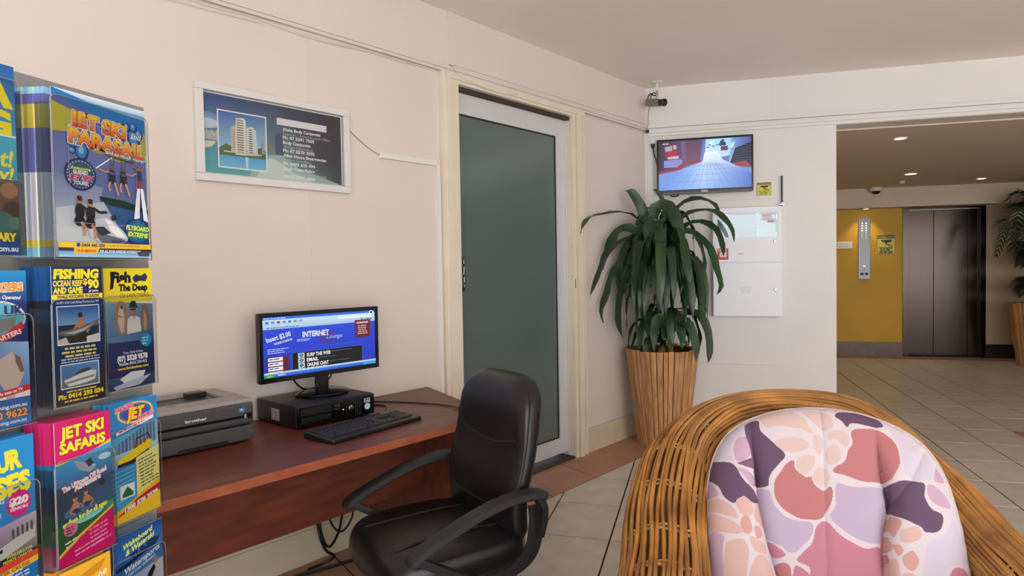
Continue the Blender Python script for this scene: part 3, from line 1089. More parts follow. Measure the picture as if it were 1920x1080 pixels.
# seat
b = new_bm()
N = 14
rows_ = []
for i in range(N + 1):
    a = -PI / 2 + PI * i / N
    k_ = max(0.0, math.cos(a)) ** 0.45
    rows_.append((0.430 + 0.048 * math.sin(a), 0.195 + 0.055 * k_, 0.195 + 0.055 * k_, 0.0, -0.01))
slab_loft(b, rows_, 48, 3.6)
for v in b.verts:
    if v.co.z > 0.43:
        r2 = (v.co.x / 0.25) ** 2 + ((v.co.y + 0.01) / 0.25) ** 2
        v.co.z += 0.012 * max(0, 1 - r2)
    if v.co.y < -0.15:
        v.co.z -= 0.9 * (v.co.y + 0.15) ** 2 * 2
obj('seat', b, 'leather', ch, True, sharp=0)
for xx in (-0.105, 0.105):
    b = new_bm()
    tube(b, smooth_path([(xx * 1.15, -0.20, 0.4755), (xx, -0.1, 0.4855), (xx, 0.05, 0.4865), (xx * 1.05, 0.17, 0.4785)], 6), 0.0030, 6)
    obj('seat_seam', b, 'stitch', ch, True)
# backrest
b = new_bm()
rows_ = []
N = 36
for i in range(N + 1):
    t = i / N
    z = 0.455 + 0.490 * t
    hw = 0.216 + 0.022 * math.sin(PI * min(1, t * 1.05)) - 0.012 * t
    if t > 0.80:
        q = (t - 0.80) / 0.20
        hw *= math.sqrt(max(0.02, 1 - 0.62 * q ** 2.6))
    ht = 0.042 * (0.55 + 0.45 * math.sin(PI * min(1, 0.15 + t * 0.95)) ** 0.5) + 0.012 * (0.8 < t)
    ht = 0.048 + 0.010 * math.exp(-((t - 0.82) / 0.16) ** 2)
    if t > 0.93:
        ht *= math.sqrt(max(0.05, 1 - ((t - 0.93) / 0.07) ** 2 * 0.85))
    if t < 0.05:
        ht *= 0.7 + 6 * t
        hw *= 0.94 + 1.2 * t
    yc = 0.205 + 0.055 * t + 0.03 * (t - 0.35) ** 2 - 0.02 * math.exp(-((t - 0.25) / 0.2) ** 2)
    rows_.append((z, hw, ht, 0.0, yc))
slab_loft(b, rows_, 44, 3.2)
for v in b.verts:                      # dish the back so its sides come forward
    v.co.y -= 0.5 * v.co.x ** 2
obj('backrest', b, 'leather', ch, True, sharp=0)


def back_y(t):
    return 0.205 + 0.055 * t + 0.03 * (t - 0.35) ** 2 - 0.02 * math.exp(-((t - 0.25) / 0.2) ** 2)


b = new_bm()
pts = []
for i in range(21):                    # curved seam under the head pad
    x = -0.185 + 0.37 * i / 20
    t = 0.62 - 0.06 * math.cos(x / 0.185 * PI / 2)
    hh = 0.048 + 0.010 * math.exp(-((t - 0.82) / 0.16) ** 2)
    edge = (1 - abs(x / 0.233) ** 3.2) ** (1 / 3.2)
    pts.append((x, back_y(t) - hh * edge - 0.5 * x * x, 0.455 + 0.490 * t))
tube(b, pts, 0.0035, 6)
obj('back_seam', b, 'stitch', ch, True)
b = new_bm()
pts = []
for i in range(21):                    # seam above the lumbar pad
    x = -0.18 + 0.36 * i / 20
    t = 0.20 - 0.04 * math.cos(x / 0.18 * PI / 2)
    edge = (1 - abs(x / 0.233) ** 3.2) ** (1 / 3.2)
    pts.append((x, back_y(t) - 0.048 * edge - 0.5 * x * x, 0.455 + 0.490 * t))
tube(b, pts, 0.0035, 6)
obj('back_seam', b, 'stitch', ch, True)
for sg in (-1, 1):
    b = new_bm()
    pts = []
    for i in range(25):
        t = 0.08 + 0.84 * i / 24
        hw = rows_[int(t * N)][1]
        pts.append((sg * hw * 0.985, back_y(t) - 0.016 - 0.5 * hw * hw, 0.455 + 0.490 * t))
    tube(b, pts, 0.003, 6)
    obj('back_piping', b, 'stitch', ch, True)
# L bracket that carries the back from under the seat
prof = [(-0.024, -0.006), (0.024, -0.006), (0.026, 0.0), (0.024, 0.006), (-0.024, 0.006), (-0.026, 0.0)]
for xx in (-0.225, 0.225):
    b = new_bm()
    sweep(b, smooth_path([(xx, -0.10, 0.385), (xx, 0.06, 0.380), (xx, 0.155, 0.388), (xx, 0.210, 0.425), (xx, 0.228, 0.50), (xx * 0.98, 0.230, 0.56)], 6), prof, (1, 0, 0))
    obj('back_bracket', b, 'arm_plastic', ch, True)
# loop arms: sloping pad, front post leaning back to the seat
for sg in (-1, 1):
    b = new_bm()
    prof = [(-0.027, -0.008), (-0.018, -0.015), (0.018, -0.015), (0.027, -0.008), (0.026, 0.008), (0.016, 0.014), (-0.016, 0.014), (-0.026, 0.008)]
    pth = smooth_path([(sg * 0.268, 0.232, 0.600), (sg * 0.270, 0.20, 0.614), (sg * 0.270, 0.11, 0.616), (sg * 0.270, 0.0, 0.594), (sg * 0.270, -0.12, 0.552), (sg * 0.268, -0.19, 0.522), (sg * 0.267, -0.222, 0.496)], 6)
    n_ = len(pth)
    sweep(b, pth, prof, (0, 0, 1), True, [0.55 if i == 0 else (0.85 if i in (1, n_ - 2) else (0.6 if i == n_ - 1 else 1.0)) for i in range(n_)])
    ao = obj('armrest', b, 'arm_plastic', ch, True)
    b = new_bm()
    prof2 = [(-0.017, -0.011), (0.017, -0.011), (0.019, 0.0), (0.017, 0.011), (-0.017, 0.011), (-0.019, 0.0)]
    sweep(b, smooth_path([(sg * 0.267, -0.195, 0.506), (sg * 0.265, -0.15, 0.478), (sg * 0.260, -0.08, 0.436), (sg * 0.250, -0.01, 0.398), (sg * 0.20, 0.01, 0.383)], 6), prof2, (0, 1, 0.4))
    obj('arm_post', b, 'arm_plastic', ao, True)
    b = new_bm()
    sweep(b, smooth_path([(sg * 0.268, 0.205, 0.604), (sg * 0.264, 0.225, 0.570), (sg * 0.25, 0.232, 0.52), (sg * 0.236, 0.228, 0.47)], 6), prof2, (0, 1, 0.2))
    obj('arm_rear_post', b, 'arm_plastic', ao, True)
b = new_bm()
bx(b, -0.23, 0.23, -0.14, 0.15, 0.362, 0.386, 0.008)
obj('seat_plate', b, 'arm_plastic', ch, True)
b = new_bm()
lathe(b, [(0, 0.10), (0.028, 0.10), (0.028, 0.26), (0.020, 0.262), (0.020, 0.364), (0, 0.364)], 20)
obj('gas_column', b, 'arm_plastic', ch, True)
for i in range(5):
    a = 2 * PI * i / 5 + 0.3
    b = new_bm()
    sweep(b, [(0.02 * math.cos(a), 0.02 * math.sin(a), 0.115), (0.15 * math.cos(a), 0.15 * math.sin(a), 0.105), (0.29 * math.cos(a), 0.29 * math.sin(a), 0.075)], [(-0.026, -0.018), (0.026, -0.018), (0.020, 0.018), (-0.020, 0.018)], (0, 0, 1), True, [1.1, 1.0, 0.75])
    lg = obj('leg', b, 'arm_plastic', ch, True)
    b = new_bm()
    for off in (-0.018, 0.018):
        lathe(b, [(0, -0.009), (0.022, -0.009), (0.025, -0.004), (0.025, 0.004), (0.022, 0.009), (0, 0.009)], 16,
              Matrix.Translation((0.285 * math.cos(a) - off * math.sin(a), 0.285 * math.sin(a) + off * math.cos(a), 0.025)) @ Matrix.Rotation(a, 4, 'Z') @ Matrix.Rotation(PI / 2, 4, 'X'))
    bx(b, -0.008, 0.008, -0.008, 0.008, 0.028, 0.066, mtx=Matrix.Translation((0.285 * math.cos(a), 0.285 * math.sin(a), 0)))
    obj('caster', b, 'black_plastic', lg, True)

# ================================================================== ON THE LEFT WALL
pf = thing('picture_frame', 'silver framed notice with tower photograph and phone numbers above the printer', 'picture frame', lpos(1.155, 0.0, 1.663), LROT)
FW, FH = 0.711, 0.386
b = new_bm()
for q in ((0, FW, -0.024, -0.001, 0, 0.030), (0, FW, -0.024, -0.001, FH - 0.030, FH), (0, 0.032, -0.024, -0.001, 0.030, FH - 0.030), (FW - 0.032, FW, -0.024, -0.001, 0.030, FH - 0.030)):
    bx(b, *q, 0.003)
obj('moulding', b, 'frame_silver', pf, True)
cv = Canvas(1000, 500)
cv.rect(0, 0, 1000, 500, (228, 228, 226))
cv.frame(3, 3, 994, 494, 6, (40, 38, 40))
cv.quad([(14, 14), (500, 14), (500, 486), (14, 486)], [(30, 74, 138), (52, 66, 98), (112, 158, 164), (70, 168, 178)])
cv.quad([(500, 14), (986, 14), (986, 486), (500, 486)], [(52, 66, 98), (44, 42, 46), (58, 62, 66), (112, 158, 164)])
cv.quad([(14, 120), (120, 140), (120, 210), (14, 230)], [(88, 138, 190), (90, 130, 180), (150, 180, 200), (190, 205, 215)])
cv.ell(40, 190, 60, 26, (190, 208, 222), 18)
cv.rect(14, 236, 96, 26, (120, 138, 140), (150, 160, 150))
for i in range(9):
    cv.rect(16 + i * 10, 246 - (i * 37 % 22), 8, 44 + (i * 37 % 22), (186, 184, 172))
cv.poly([(14, 300), (90, 296), (60, 330), (14, 345)], (214, 206, 186))
for i in range(6):
    cv.rect(415 + i * 13, 250 + (i * 29 % 30), 10, 66 - (i * 29 % 30), (128, 122, 104))
cv.poly([(478, 208), (505, 190), (540, 196), (545, 330), (478, 330)], (58, 84, 112))
cv.poly([(300, 470), (420, 340), (520, 330), (640, 400), (800, 440), (960, 480), (960, 486), (300, 486)], (150, 186, 182))
cv.poly([(340, 486), (430, 360), (470, 360), (600, 430), (760, 486)], (196, 214, 208))
cv.rect(96, 100, 322, 350, (232, 234, 234))
cv.quad([(104, 108), (410, 108), (410, 350), (104, 350)], [(38, 96, 170), (60, 120, 180), (170, 206, 224), (150, 196, 220)])
cv.rect(104, 345, 306, 97, (60, 150, 208), (110, 190, 226))
cv.poly([(104, 330), (150, 300), (190, 320), (230, 330), (330, 320), (380, 300), (410, 320), (410, 372), (104, 372)], (74, 104, 60))
cv.poly([(180, 200), (216, 178), (216, 350), (180, 350)], (196, 192, 174))
cv.poly([(214, 138), (262, 132), (278, 144), (278, 362), (206, 362)], (222, 220, 208))
cv.poly([(282, 190), (320, 178), (344, 200), (356, 355), (282, 360)], (212, 212, 206))
for i in range(14):
    cv.rect(218, 146 + i * 15, 44, 7, (116, 108, 92))
    if i < 11:
        cv.rect(296, 196 + i * 14, 24, 6, (66, 76, 88))
for i in range(10):
    cv.rect(188, 214 + i * 13, 16, 4, (140, 134, 118))
cv.poly([(380, 260), (398, 250), (404, 340), (380, 340)], (150, 160, 166))
cv.rect(130, 345, 250, 8, (206, 200, 186))
cv.poly([(270, 372), (290, 372), (286, 440), (272, 440)], (200, 226, 238))
cv.rect(490, 92, 376, 44, (226, 222, 226))
for i, (tx, hh, bo, ww, dim) in enumerate([('Aloha Body Corporate', 21, 0.03, 285, 1), ('Enquiries / Administration Office', 18, 0.0, 360, 0), ('Ph: 07 5591 7505', 21, 0.03, 235, 1),
                                           ('Body Corporate', 21, 0.03, 205, 1), ('On-Site Caretaking', 18, 0.0, 220, 0), ('Ph: 07 5570 3592', 21, 0.03, 235, 1),
                                           ('After Hours Emergencies', 21, 0.03, 325, 1), ('6:00pm to 6.00am', 18, 0.0, 208, 0), ('Ph: 0403 625 494', 21, 0.03, 235, 1),
                                           ('Gold Coast Police', 21, 0.03, 232, 1), ('Loud Music / Illegal Activities', 18, 0.0, 325, 0), ('Ph: 07 5697 6066', 21, 0.03, 235, 1)]):
    yy = 170 + i * 26 + (i // 3) * 6
    cv.text(tx, 532, yy, hh * 0.95, (238, 238, 238) if dim else (190, 192, 196), w=ww, bold=bo)
cv.build('notice', FW - 0.058, FH - 0.054, 'print', pf, loc=(0.029, -0.0035, 0.027))
box_obj('backing', 0.02, FW - 0.02, -0.0022, -0.0005, 0.02, FH - 0.02, 'white_plastic', pf)
box_obj('glass', 0.031, FW - 0.031, -0.0175, -0.0165, 0.029, FH - 0.029, 'glass', pf)

b = new_bm()
tube(b, smooth_path([lpos(1.868, 0.004, 1.967), lpos(1.93, 0.005, 1.925), lpos(2.0, 0.005, 1.885), lpos(2.05, 0.006, 1.866)], 5), 0.0022, 5)
tag(obj('wall_cable', b, 'grey_light', None, True), 'thin grey cable drooping from the picture frame to the conduit', 'cable')
cd = thing('cable_conduit', 'small white cable conduit running level to the door trim', 'conduit', lpos(2.05, 0, 1.852), LROT)
b = new_bm()
bx(b, 0, 0.372, -0.016, -0.0008, 0, 0.030, 0.002)
obj('cover', b, 'wall_white', cd, True)
box_obj('end_cap', -0.003, 0.004, -0.017, -0.0008, -0.002, 0.032, 'white_plastic', cd)
# cable clipped under the picture rail
b = new_bm()
pts = []
for i in range(30):
    s = 0.2 + i * (4.62 - 0.2) / 29
    pts.append(lpos(s, 0.0065, 2.358 - 0.004 * math.sin(i * 2.1) - (0.03 if 9 <= i <= 11 else 0) * 0.4))
tube(b, smooth_path(pts, 3), 0.0035, 5)
tag(obj('rail_cable', b, 'trim_cream', None, True), 'long cream cable clipped under the picture rail above the door', 'cable')
b = new_bm()
tube(b, smooth_path([lpos(2.545, 0.033, 2.40), lpos(2.56, 0.04, 2.375), lpos(2.60, 0.030, 2.352), lpos(2.72, 0.032, 2.338), lpos(2.95, 0.034, 2.330), lpos(3.08, 0.034, 2.352)], 6), 0.003, 5)
tag(obj('loose_cable', b, 'trim_cream', None, True), 'loose cream cable sagging across the top of the door trim', 'cable')
b = new_bm()
tube(b, smooth_path([lpos(0.15, 0.006, 2.300), lpos(0.5, 0.006, 2.325), lpos(1.0, 0.006, 2.332), lpos(1.25, 0.006, 2.338), lpos(1.45, 0.006, 2.344)], 6), 0.0025, 5)
tag(obj('drooping_cable', b, 'wall_warm', None, True), 'painted cable drooping below the picture rail above the frame', 'cable')

# ================================================================== ON THE BACK WALL
tv = thing('television', 'flat black television showing a surveillance view high on the wall', 'television', (0.067, BACK_Y, 1.852), 0)
TW, TH = 0.705, 0.422
b = new_bm()
bx(b, -TW / 2, TW / 2, -0.075, -0.040, 0, TH, 0.006, 2)
bx(b, -TW / 2 + 0.1, TW / 2 - 0.1, -0.045, -0.022, 0.06, TH - 0.08, 0.008, 2)
obj('casing', b, 'black_plastic', tv, True)
b = new_bm()
for q in ((-TW / 2, TW / 2, -0.080, -0.074, 0, 0.032), (-TW / 2, TW / 2, -0.080, -0.074, TH - 0.016, TH), (-TW / 2, -TW / 2 + 0.015, -0.080, -0.074, 0.030, TH - 0.014), (TW / 2 - 0.013, TW / 2, -0.080, -0.074, 0.030, TH - 0.014)):
    bx(b, *q, 0.002)
obj('bezel', b, 'black_gloss', tv, True)
cv = Canvas(1000, 560)
cv.quad([(0, 0), (1000, 0), (1000, 560), (0, 560)], [(60, 44, 78), (80, 110, 180), (120, 165, 235), (90, 140, 215)])
cv.quad([(0, 0), (240, 0), (280, 300), (0, 360)], [(62, 44, 66), (92, 66, 92), (96, 80, 120), (40, 34, 70)])
cv.quad([(240, 0), (470, 0), (460, 240), (280, 300)], [(104, 72, 96), (96, 66, 100), (118, 78, 108), (110, 84, 116)])
cv.quad([(470, 0), (520, 0), (500, 250), (455, 255)], [(70, 80, 150), (110, 130, 200), (140, 150, 220), (96, 110, 190)])
cv.quad([(520, 0), (880, 0), (760, 200), (505, 230)], [(180, 225, 250), (150, 205, 245), (190, 220, 250), (225, 238, 255)])
cv.quad([(505, 150), (640, 140), (700, 240), (480, 260)], [(236, 246, 255), (235, 246, 255), (200, 220, 250), (210, 226, 252)])
cv.poly([(560, 40), (590, 30), (600, 60), (570, 80)], (240, 250, 255))
for (x, y, r) in [(690, 45, 22), (710, 65, 24), (675, 70, 18), (700, 25, 14)]:
    cv.ell(x, y, r, r, (26, 70, 110), 10)
for (x, y) in [(560, 70), (600, 85), (540, 95), (640, 75)]:
    cv.ell(x, y, 18, 7, (70, 110, 150), 10)
cv.poly([(680, 92), (752, 90), (748, 138), (676, 140)], (110, 60, 82)).frame(680, 92, 70, 46, 3, (60, 40, 80))
cv.quad([(790, 0), (1000, 0), (1000, 330), (760, 300)], [(120, 160, 225), (66, 80, 150), (34, 40, 80), (170, 190, 235)])
cv.poly([(770, 60), (830, 40), (812, 118), (756, 128)], (150, 195, 225)).poly([(780, 68), (822, 54), (808, 108), (768, 116)], (200, 228, 240))
cv.poly([(830, 120), (1000, 60), (1000, 340), (770, 290)], (26, 38, 62))
for i in range(7):
    cv.line([(836 - i * 8, 140 + i * 23), (1000, 100 + i * 32)], 5, (60, 84, 110))
cv.poly([(770, 286), (940, 262), (1000, 330), (1000, 345), (800, 310)], (150, 60, 66))
cv.poly([(60, 60), (200, 40), (226, 200), (90, 210)], (120, 44, 64))
cv.poly([(70, 66), (150, 54), (156, 110), (80, 118)], (170, 160, 190)).poly([(160, 50), (196, 46), (206, 92), (164, 96)], (180, 170, 196))
cv.poly([(92, 120), (198, 104), (212, 176), (108, 186)], (170, 46, 60)).poly([(100, 180), (224, 170), (226, 204), (106, 206)], (190, 180, 210))
cv.poly([(250, 20), (300, 20), (300, 220), (262, 250)], (120, 90, 130))
cv.poly([(280, 250), (470, 230), (460, 256), (300, 282), (240, 330), (0, 372), (0, 345), (190, 312)], (150, 50, 66))
cv.poly([(60, 220), (250, 210), (270, 250), (200, 300), (60, 300)], (140, 140, 200))
cv.quad([(240, 330), (480, 250), (480, 560), (0, 560)], [(120, 160, 230), (190, 215, 250), (150, 190, 250), (90, 140, 220)])
cv.quad([(480, 250), (700, 240), (1000, 400), (480, 560)], [(200, 222, 252), (200, 220, 250), (70, 110, 200), (150, 190, 250)])
cv.quad([(480, 560), (480, 556), (1000, 400), (1000, 560)], [(150, 190, 250), (150, 190, 250), (70, 110, 200), (60, 100, 190)])
cv.poly([(0, 372), (240, 330), (90, 480), (0, 560)], (110, 150, 225))
for i in range(9):
    x = 150 + i * 95
    cv.line([(530 + (x - 530) * 0.25, 262), (x, 560)], 3, (84, 116, 180))
for i in range(6):
    y = 290 + i * i * 9 + i * 8
    cv.line([(380 - i * 60, y), (720 + i * 50, y - 4)], 3, (96, 130, 190))
cv.greek(50, 26, 90, 1, 10, 9, (235, 235, 245), 3)
cv.build('screen', TW - 0.024, TH - 0.042, 'tv_screen', tv, loc=(-TW / 2 + 0.012, -0.0752, 0.029))
cv = Canvas(200, 32)
cv.text('SONIQ', 100, 22, 12, (220, 220, 225), align='c', bold=0.04, w=46)
cv.build('badge', 0.2, 0.032, 'print', tv, loc=(-0.1, -0.0803, 0.0))
box_obj('wall_bracket', -0.10, 0.10, -0.024, -0.0006, 0.10, 0.30, 'black_plastic', tv)
b = new_bm()
tube(b, smooth_path([(-0.26, -0.045, 0.008), (-0.24, -0.05, -0.012), (-0.20, -0.05, -0.010), (-0.19, -0.045, 0.008)], 5), 0.005, 6)
obj('cable_loop', b, 'cable', tv, True)

so = thing('power_outlet', 'white power outlet with black plug in the corner beside the television', 'outlet', (-0.322, BACK_Y, 2.262), 0)
box_obj('plate', -0.020, 0.022, -0.022, -0.0098, -0.035, 0.045, 'white_plastic', so, 0.003)
b = new_bm()
lathe(b, [(0, 0), (0.016, 0), (0.014, 0.02), (0.006, 0.035), (0, 0.035)], 14, Matrix.Translation((0.004, -0.034, -0.006)) @ Matrix.Rotation(PI, 4, 'X'))
obj('plug', b, 'black_plastic', so, True)
b = new_bm()
tube(b, smooth_path([(0.004, -0.034, -0.03), (0.012, -0.03, -0.08), (0.030, -0.02, -0.14), (0.040, -0.015, -0.20)], 5), 0.0045, 6)
obj('power_cord', b, 'cable', so, True)

sc = thing('security_camera', 'grey box security camera hanging from the ceiling in the corner', 'camera', (-0.275, 5.18, CEIL), 0)
b = new_bm()
lathe(b, [(0, -0.001), (0.045, -0.001), (0.045, -0.008), (0.02, -0.014), (0, -0.014)], 24)
obj('ceiling_mount', b, 'white_plastic', sc, True)
b = new_bm()
lathe(b, [(0, -0.012), (0.008, -0.012), (0.008, -0.07), (0, -0.07)], 12)
obj('drop_rod', b, 'white_plastic', sc, True)
b = new_bm()
bx(b, -0.010, 0.010, -0.010, 0.010, -0.125, -0.066, 0.003)
obj('swivel', b, 'chrome', sc, True)
b = new_bm()
R_ = Matrix.Translation((-0.018, 0, -0.155)) @ Matrix.Rotation(math.radians(55), 4, 'Z') @ Matrix.Rotation(math.radians(10), 4, 'X')
bx(b, -0.028, 0.028, -0.05, 0.075, -0.026, 0.026, 0.007, 2, R_)
obj('body', b, 'cam_grey', sc, True)
b = new_bm()
lathe(b, [(0, 0), (0.024, 0), (0.025, 0.03), (0.028, 0.034), (0.028, 0.052), (0.024, 0.056), (0.02, 0.05), (0, 0.05)], 20, R_ @ Matrix.Translation((0, -0.045, 0)) @ Matrix.Rotation(PI / 2, 4, 'X'))
obj('lens', b, 'black_plastic', sc, True)
b = new_bm()
tube(b, smooth_path([(-0.060, 0.055, -0.135), (-0.075, 0.07, -0.10), (-0.055, 0.06, -0.07), (-0.03, 0.03, -0.09), (-0.012, 0.008, -0.10)], 6), 0.005, 6)
obj('cable', b, 'cable', sc, True)
b = new_bm()
tube(b, smooth_path([(-0.045, 0.045, -0.13), (-0.05, 0.06, -0.09), (-0.03, 0.05, -0.065), (-0.012, 0.008, -0.085)], 6), 0.004, 6)
obj('cable', b, 'cable', sc, True)
b = new_bm()
tube(b, smooth_path([(-0.062, 0.06, -0.17), (-0.075, 0.10, -0.23), (-0.078, 0.135, -0.30), (-0.082, 0.142, -0.33)], 5), 0.0035, 6)
obj('wall_lead', b, 'grey_light', sc, True)
tag(box_obj('cable_knuckle', -0.372, -0.345, BACK_Y - 0.05, BACK_Y - 0.03, 2.345, 2.366, 'black_plastic', None, 0.004), 'black cable joint in the corner at the end of the rail', 'cable joint')


def cctv_sign(name, label, x, y, z, w, h, lines):
    sg = thing(name, label, 'sign', (x, y, z), 0)
    box_obj('plate', 0, w, -0.003, -0.0005, 0, h, 'white_plastic', sg)
    c = Canvas(100, 100)
    YL = (206, 200, 84)
    c.rect(0, 0, 100, 100, YL)
    c.rect(4, 3, 92, 16, (52, 48, 26))
    c.text('SURVEILLANCE', 50, 15, 8, YL, w=84, align='c', bold=0.03)
    c.poly([(20, 26), (78, 24), (82, 34), (64, 40), (30, 36)], (40, 38, 22))
    c.poly([(44, 38), (58, 38), (54, 48), (50, 56)], (40, 38, 22))
    c.poly([(56, 46), (86, 58), (84, 62), (56, 54)], (70, 66, 34))
    for i in range(lines):
        c.greek(8, 64 + i * 33 / lines, 84, 1, 8, 5, (60, 56, 30), 30 + i, align='c')
    c.frame(1.5, 1.5, 97, 97, 2.5, (110, 104, 40))
    c.build('face', w, h, 'print_matte', sg, y=-0.0031)
    return sg


cctv_sign('warning_sign', 'small yellow camera warning sign just right of the television', 0.449, BACK_Y, 1.821, 0.102, 0.098, 3)

an = thing('antenna', 'thin black whip antenna on the wall above the white panel', 'antenna', (0.624, BACK_Y - 0.0225, 1.735), 0)
b = new_bm()
lathe(b, [(0, 0.028), (0.009, 0.028), (0.009, 0.036), (0.006, 0.04), (0.0065, 0.225), (0, 0.228)], 12)
obj('whip', b, 'black_plastic', an, True)
b = new_bm()
lathe(b, [(0, 0.014), (0.012, 0.014), (0.013, 0.026), (0.007, 0.032), (0, 0.032)], 12)
obj('connector', b, 'chrome', an, True)
b = new_bm()
bx(b, -0.018, 0.018, -0.005, 0.0145, 0.010, 0.0145)
obj('bracket', b, 'chrome', an)
b = new_bm()
tube(b, smooth_path([(0, 0, 0.014), (-0.004, 0, 0.0), (-0.018, 0.005, -0.018)], 4), 0.0045, 6)
obj('lead', b, 'cable', an, True)

# fire panel: glazed upper door, plain lower door
fp = thing('fire_panel', 'white steel fire alarm cabinet with glazed upper door beside the plant', 'cabinet', (0.124, BACK_Y - 0.0075, 0.908), 0)
PW, PH, SPL = 0.494, 0.825, 0.411
b = new_bm()
bx(b, 0, PW, -0.060, 0, 0, PH, 0.003)
obj('body', b, 'panel_white', fp, True)
b = new_bm()
bx(b, 0.004, PW - 0.004, -0.070, -0.0605, 0.004, SPL - 0.003, 0.003)
ld_ = obj('lower_door', b, 'panel_white', fp, True)
b = new_bm()
W0, W1, Z0, Z1 = 0.036, 0.464, 0.600, 0.783
for q in ((0.004, PW - 0.004, -0.070, -0.0605, SPL + 0.003, Z0), (0.004, PW - 0.004, -0.070, -0.0605, Z1, PH - 0.004), (0.004, W0, -0.070, -0.0605, Z0, Z1), (W1, PW - 0.004, -0.070, -0.0605, Z0, Z1)):
    bx(b, *q)
ud = obj('upper_door', b, 'panel_white', fp)
cv = Canvas(428, 183)
cv.rect(0, 0, 428, 183, (196, 206, 212))
cv.rect(0, 0, 428, 40, (150, 160, 168), (196, 206, 212))
cv.rect(0, 0, 40, 120, (88, 96, 104), (170, 180, 186))
cv.rect(40, 6, 240, 110, (206, 216, 220)).frame(40, 6, 240, 110, 3, (180, 188, 192))
cv.rect(280, 0, 12, 183, (232, 238, 236)).rect(292, 20, 136, 163, (226, 230, 230))
cv.rect(415, 60, 10, 90, (120, 126, 130))
cv.poly([(60, 0), (300, 0), (260, 14), (150, 16), (90, 12)], (120, 116, 112))
cv.ell(312, 150, 9, 9, (246, 248, 248), 12)
cv.build('inner_plate', W1 - W0, Z1 - Z0, 'print_matte', ud, loc=(W0, -0.0610, Z0))
box_obj('window_pane', W0, W1, -0.0655, -0.064, Z0, Z1, 'panel_glass', ud)
cv = Canvas(100, 50)
cv.frame(4, 4, 92, 30, 2, (200, 130, 130)).greek(10, 9, 80, 3, 8, 4, (200, 120, 120), 8).rect(40, 36, 56, 12, (200, 190, 190)).greek(44, 38, 46, 2, 5, 2.5, (120, 100, 100), 3)
cv.build('paper_label', 0.10, 0.075, 'print_matte', ud, loc=(0.352, -0.0702, 0.700))
cv = Canvas(100, 100)
cv.rect(0, 0, 100, 100, (190, 66, 62)).rect(22, 32, 60, 44, (226, 222, 214)).greek(8, 8, 84, 2, 10, 6, (240, 200, 200), 5)
cv.rect(30, 40, 30, 26, (196, 190, 182))
cv.build('red_label', 0.080, 0.086, 'print_matte', ud, loc=(0.034, -0.0702, 0.432))
cv = Canvas(100, 30)
cv.text('AMPAC', 50, 22, 14, (214, 96, 92), w=80, align='c', bold=0.02, shear=0.2)
cv.build('maker_badge', 0.052, 0.016, 'print_matte', ud, loc=(0.176, -0.0702, 0.468))
cv = Canvas(100, 60)
cv.greek(5, 6, 90, 4, 13, 4, (196, 202, 208), 15, align='c')
cv.build('notice', 0.10, 0.06, 'print_matte', ld_, loc=(0.19, -0.0702, 0.17))
for zz, par in ((0.205, ld_), (0.565, ud)):
    b = new_bm()
    lathe(b, [(0, 0), (0.012, 0), (0.012, 0.006), (0.008, 0.009), (0, 0.009)], 16, Matrix.Translation((0.445, -0.070, zz)) @ Matrix.Rotation(PI / 2, 4, 'X'))
    obj('lock', b, 'chrome', par, True)

# ================================================================== LIFT LOBBY THINGS
lp = thing('lift_call_panel', 'tall steel lift indicator and call panel on the yellow wall', 'lift panel', (2.187, LIFT_Y, 1.075), 0)
box_obj('face_plate', 0, 0.148, -0.014, -0.0005, 0, 0.855, 'steel', lp, 0.002)
for i in range(7):
    for xx in (0.048, 0.098):
        b = new_bm()
        lathe(b, [(0, 0), (0.0085, 0), (0.0085, 0.003), (0, 0.004)], 10, Matrix.Translation((xx, -0.0142, 0.775 - i * 0.034)) @ Matrix.Rotation(PI / 2, 4, 'X'))
        obj('floor_light', b, 'lift_led' if i < 4 else 'white_plastic', lp)
for i, zz in enumerate((0.175, 0.118)):
    box_obj('direction_light', 0.062, 0.086, -0.016, -0.0142, zz, zz + 0.010, 'lift_led' if i == 0 else 'black_plastic', lp)
for xx in (0.046, 0.102):
    b = new_bm()
    lathe(b, [(0, 0), (0.020, 0), (0.020, 0.008), (0.015, 0.010), (0, 0.010)], 18, Matrix.Translation((xx, -0.0142, 0.070)) @ Matrix.Rotation(PI / 2, 4, 'X'))
    obj('call_button', b, 'grey_plastic', lp, True)
cctv_sign('warning_sign', 'yellow camera warning sign on the yellow wall beside the lift', 2.421, LIFT_Y, 1.417, 0.228, 0.262, 5)
ns = thing('name_plate', 'small white plate on the yellow wall left of the lift panel', 'sign', (1.86, LIFT_Y, 1.505), 0)
box_obj('plate', 0, 0.252, -0.008, -0.0005, 0, 0.098, 'white_plastic', ns, 0.002)
cv = Canvas(100, 40)
cv.greek(10, 12, 80, 2, 12, 4, (190, 186, 180), 3, align='c')
cv.build('lettering', 0.25, 0.096, 'print_matte', ns, y=-0.0083)


def downlight(label, x, y, z, r, power, color, glow=True, spot=130, grp='lobby downlights'):
    t = thing('downlight', label, 'downlight', (x, y, z), 0, grp)
    bb = new_bm()
    lathe(bb, [(r, -0.0005), (r, -0.006), (r * 0.78, -0.008), (r * 0.74, -0.0005)], 28, cap=False)
    obj('trim_ring', bb, 'white_plastic', t, True)
    bb = new_bm()
    lathe(bb, [(0, -0.003), (r * 0.75, -0.003), (r * 0.75, -0.0008), (0, -0.0008)], 24)
    obj('lamp', bb, 'lamp_glow', t)
    li = bpy.data.lights.new('downlight_beam', 'SPOT')
    li.energy = power
    li.color = color
    li.spot_size = math.radians(spot)
    li.spot_blend = 0.7
    li.shadow_soft_size = 0.04
    lo = bpy.data.objects.new('downlight_beam', li)
    COL.objects.link(lo)
    lo.parent = t
    lo.location = (0, 0, -0.02)
    return t


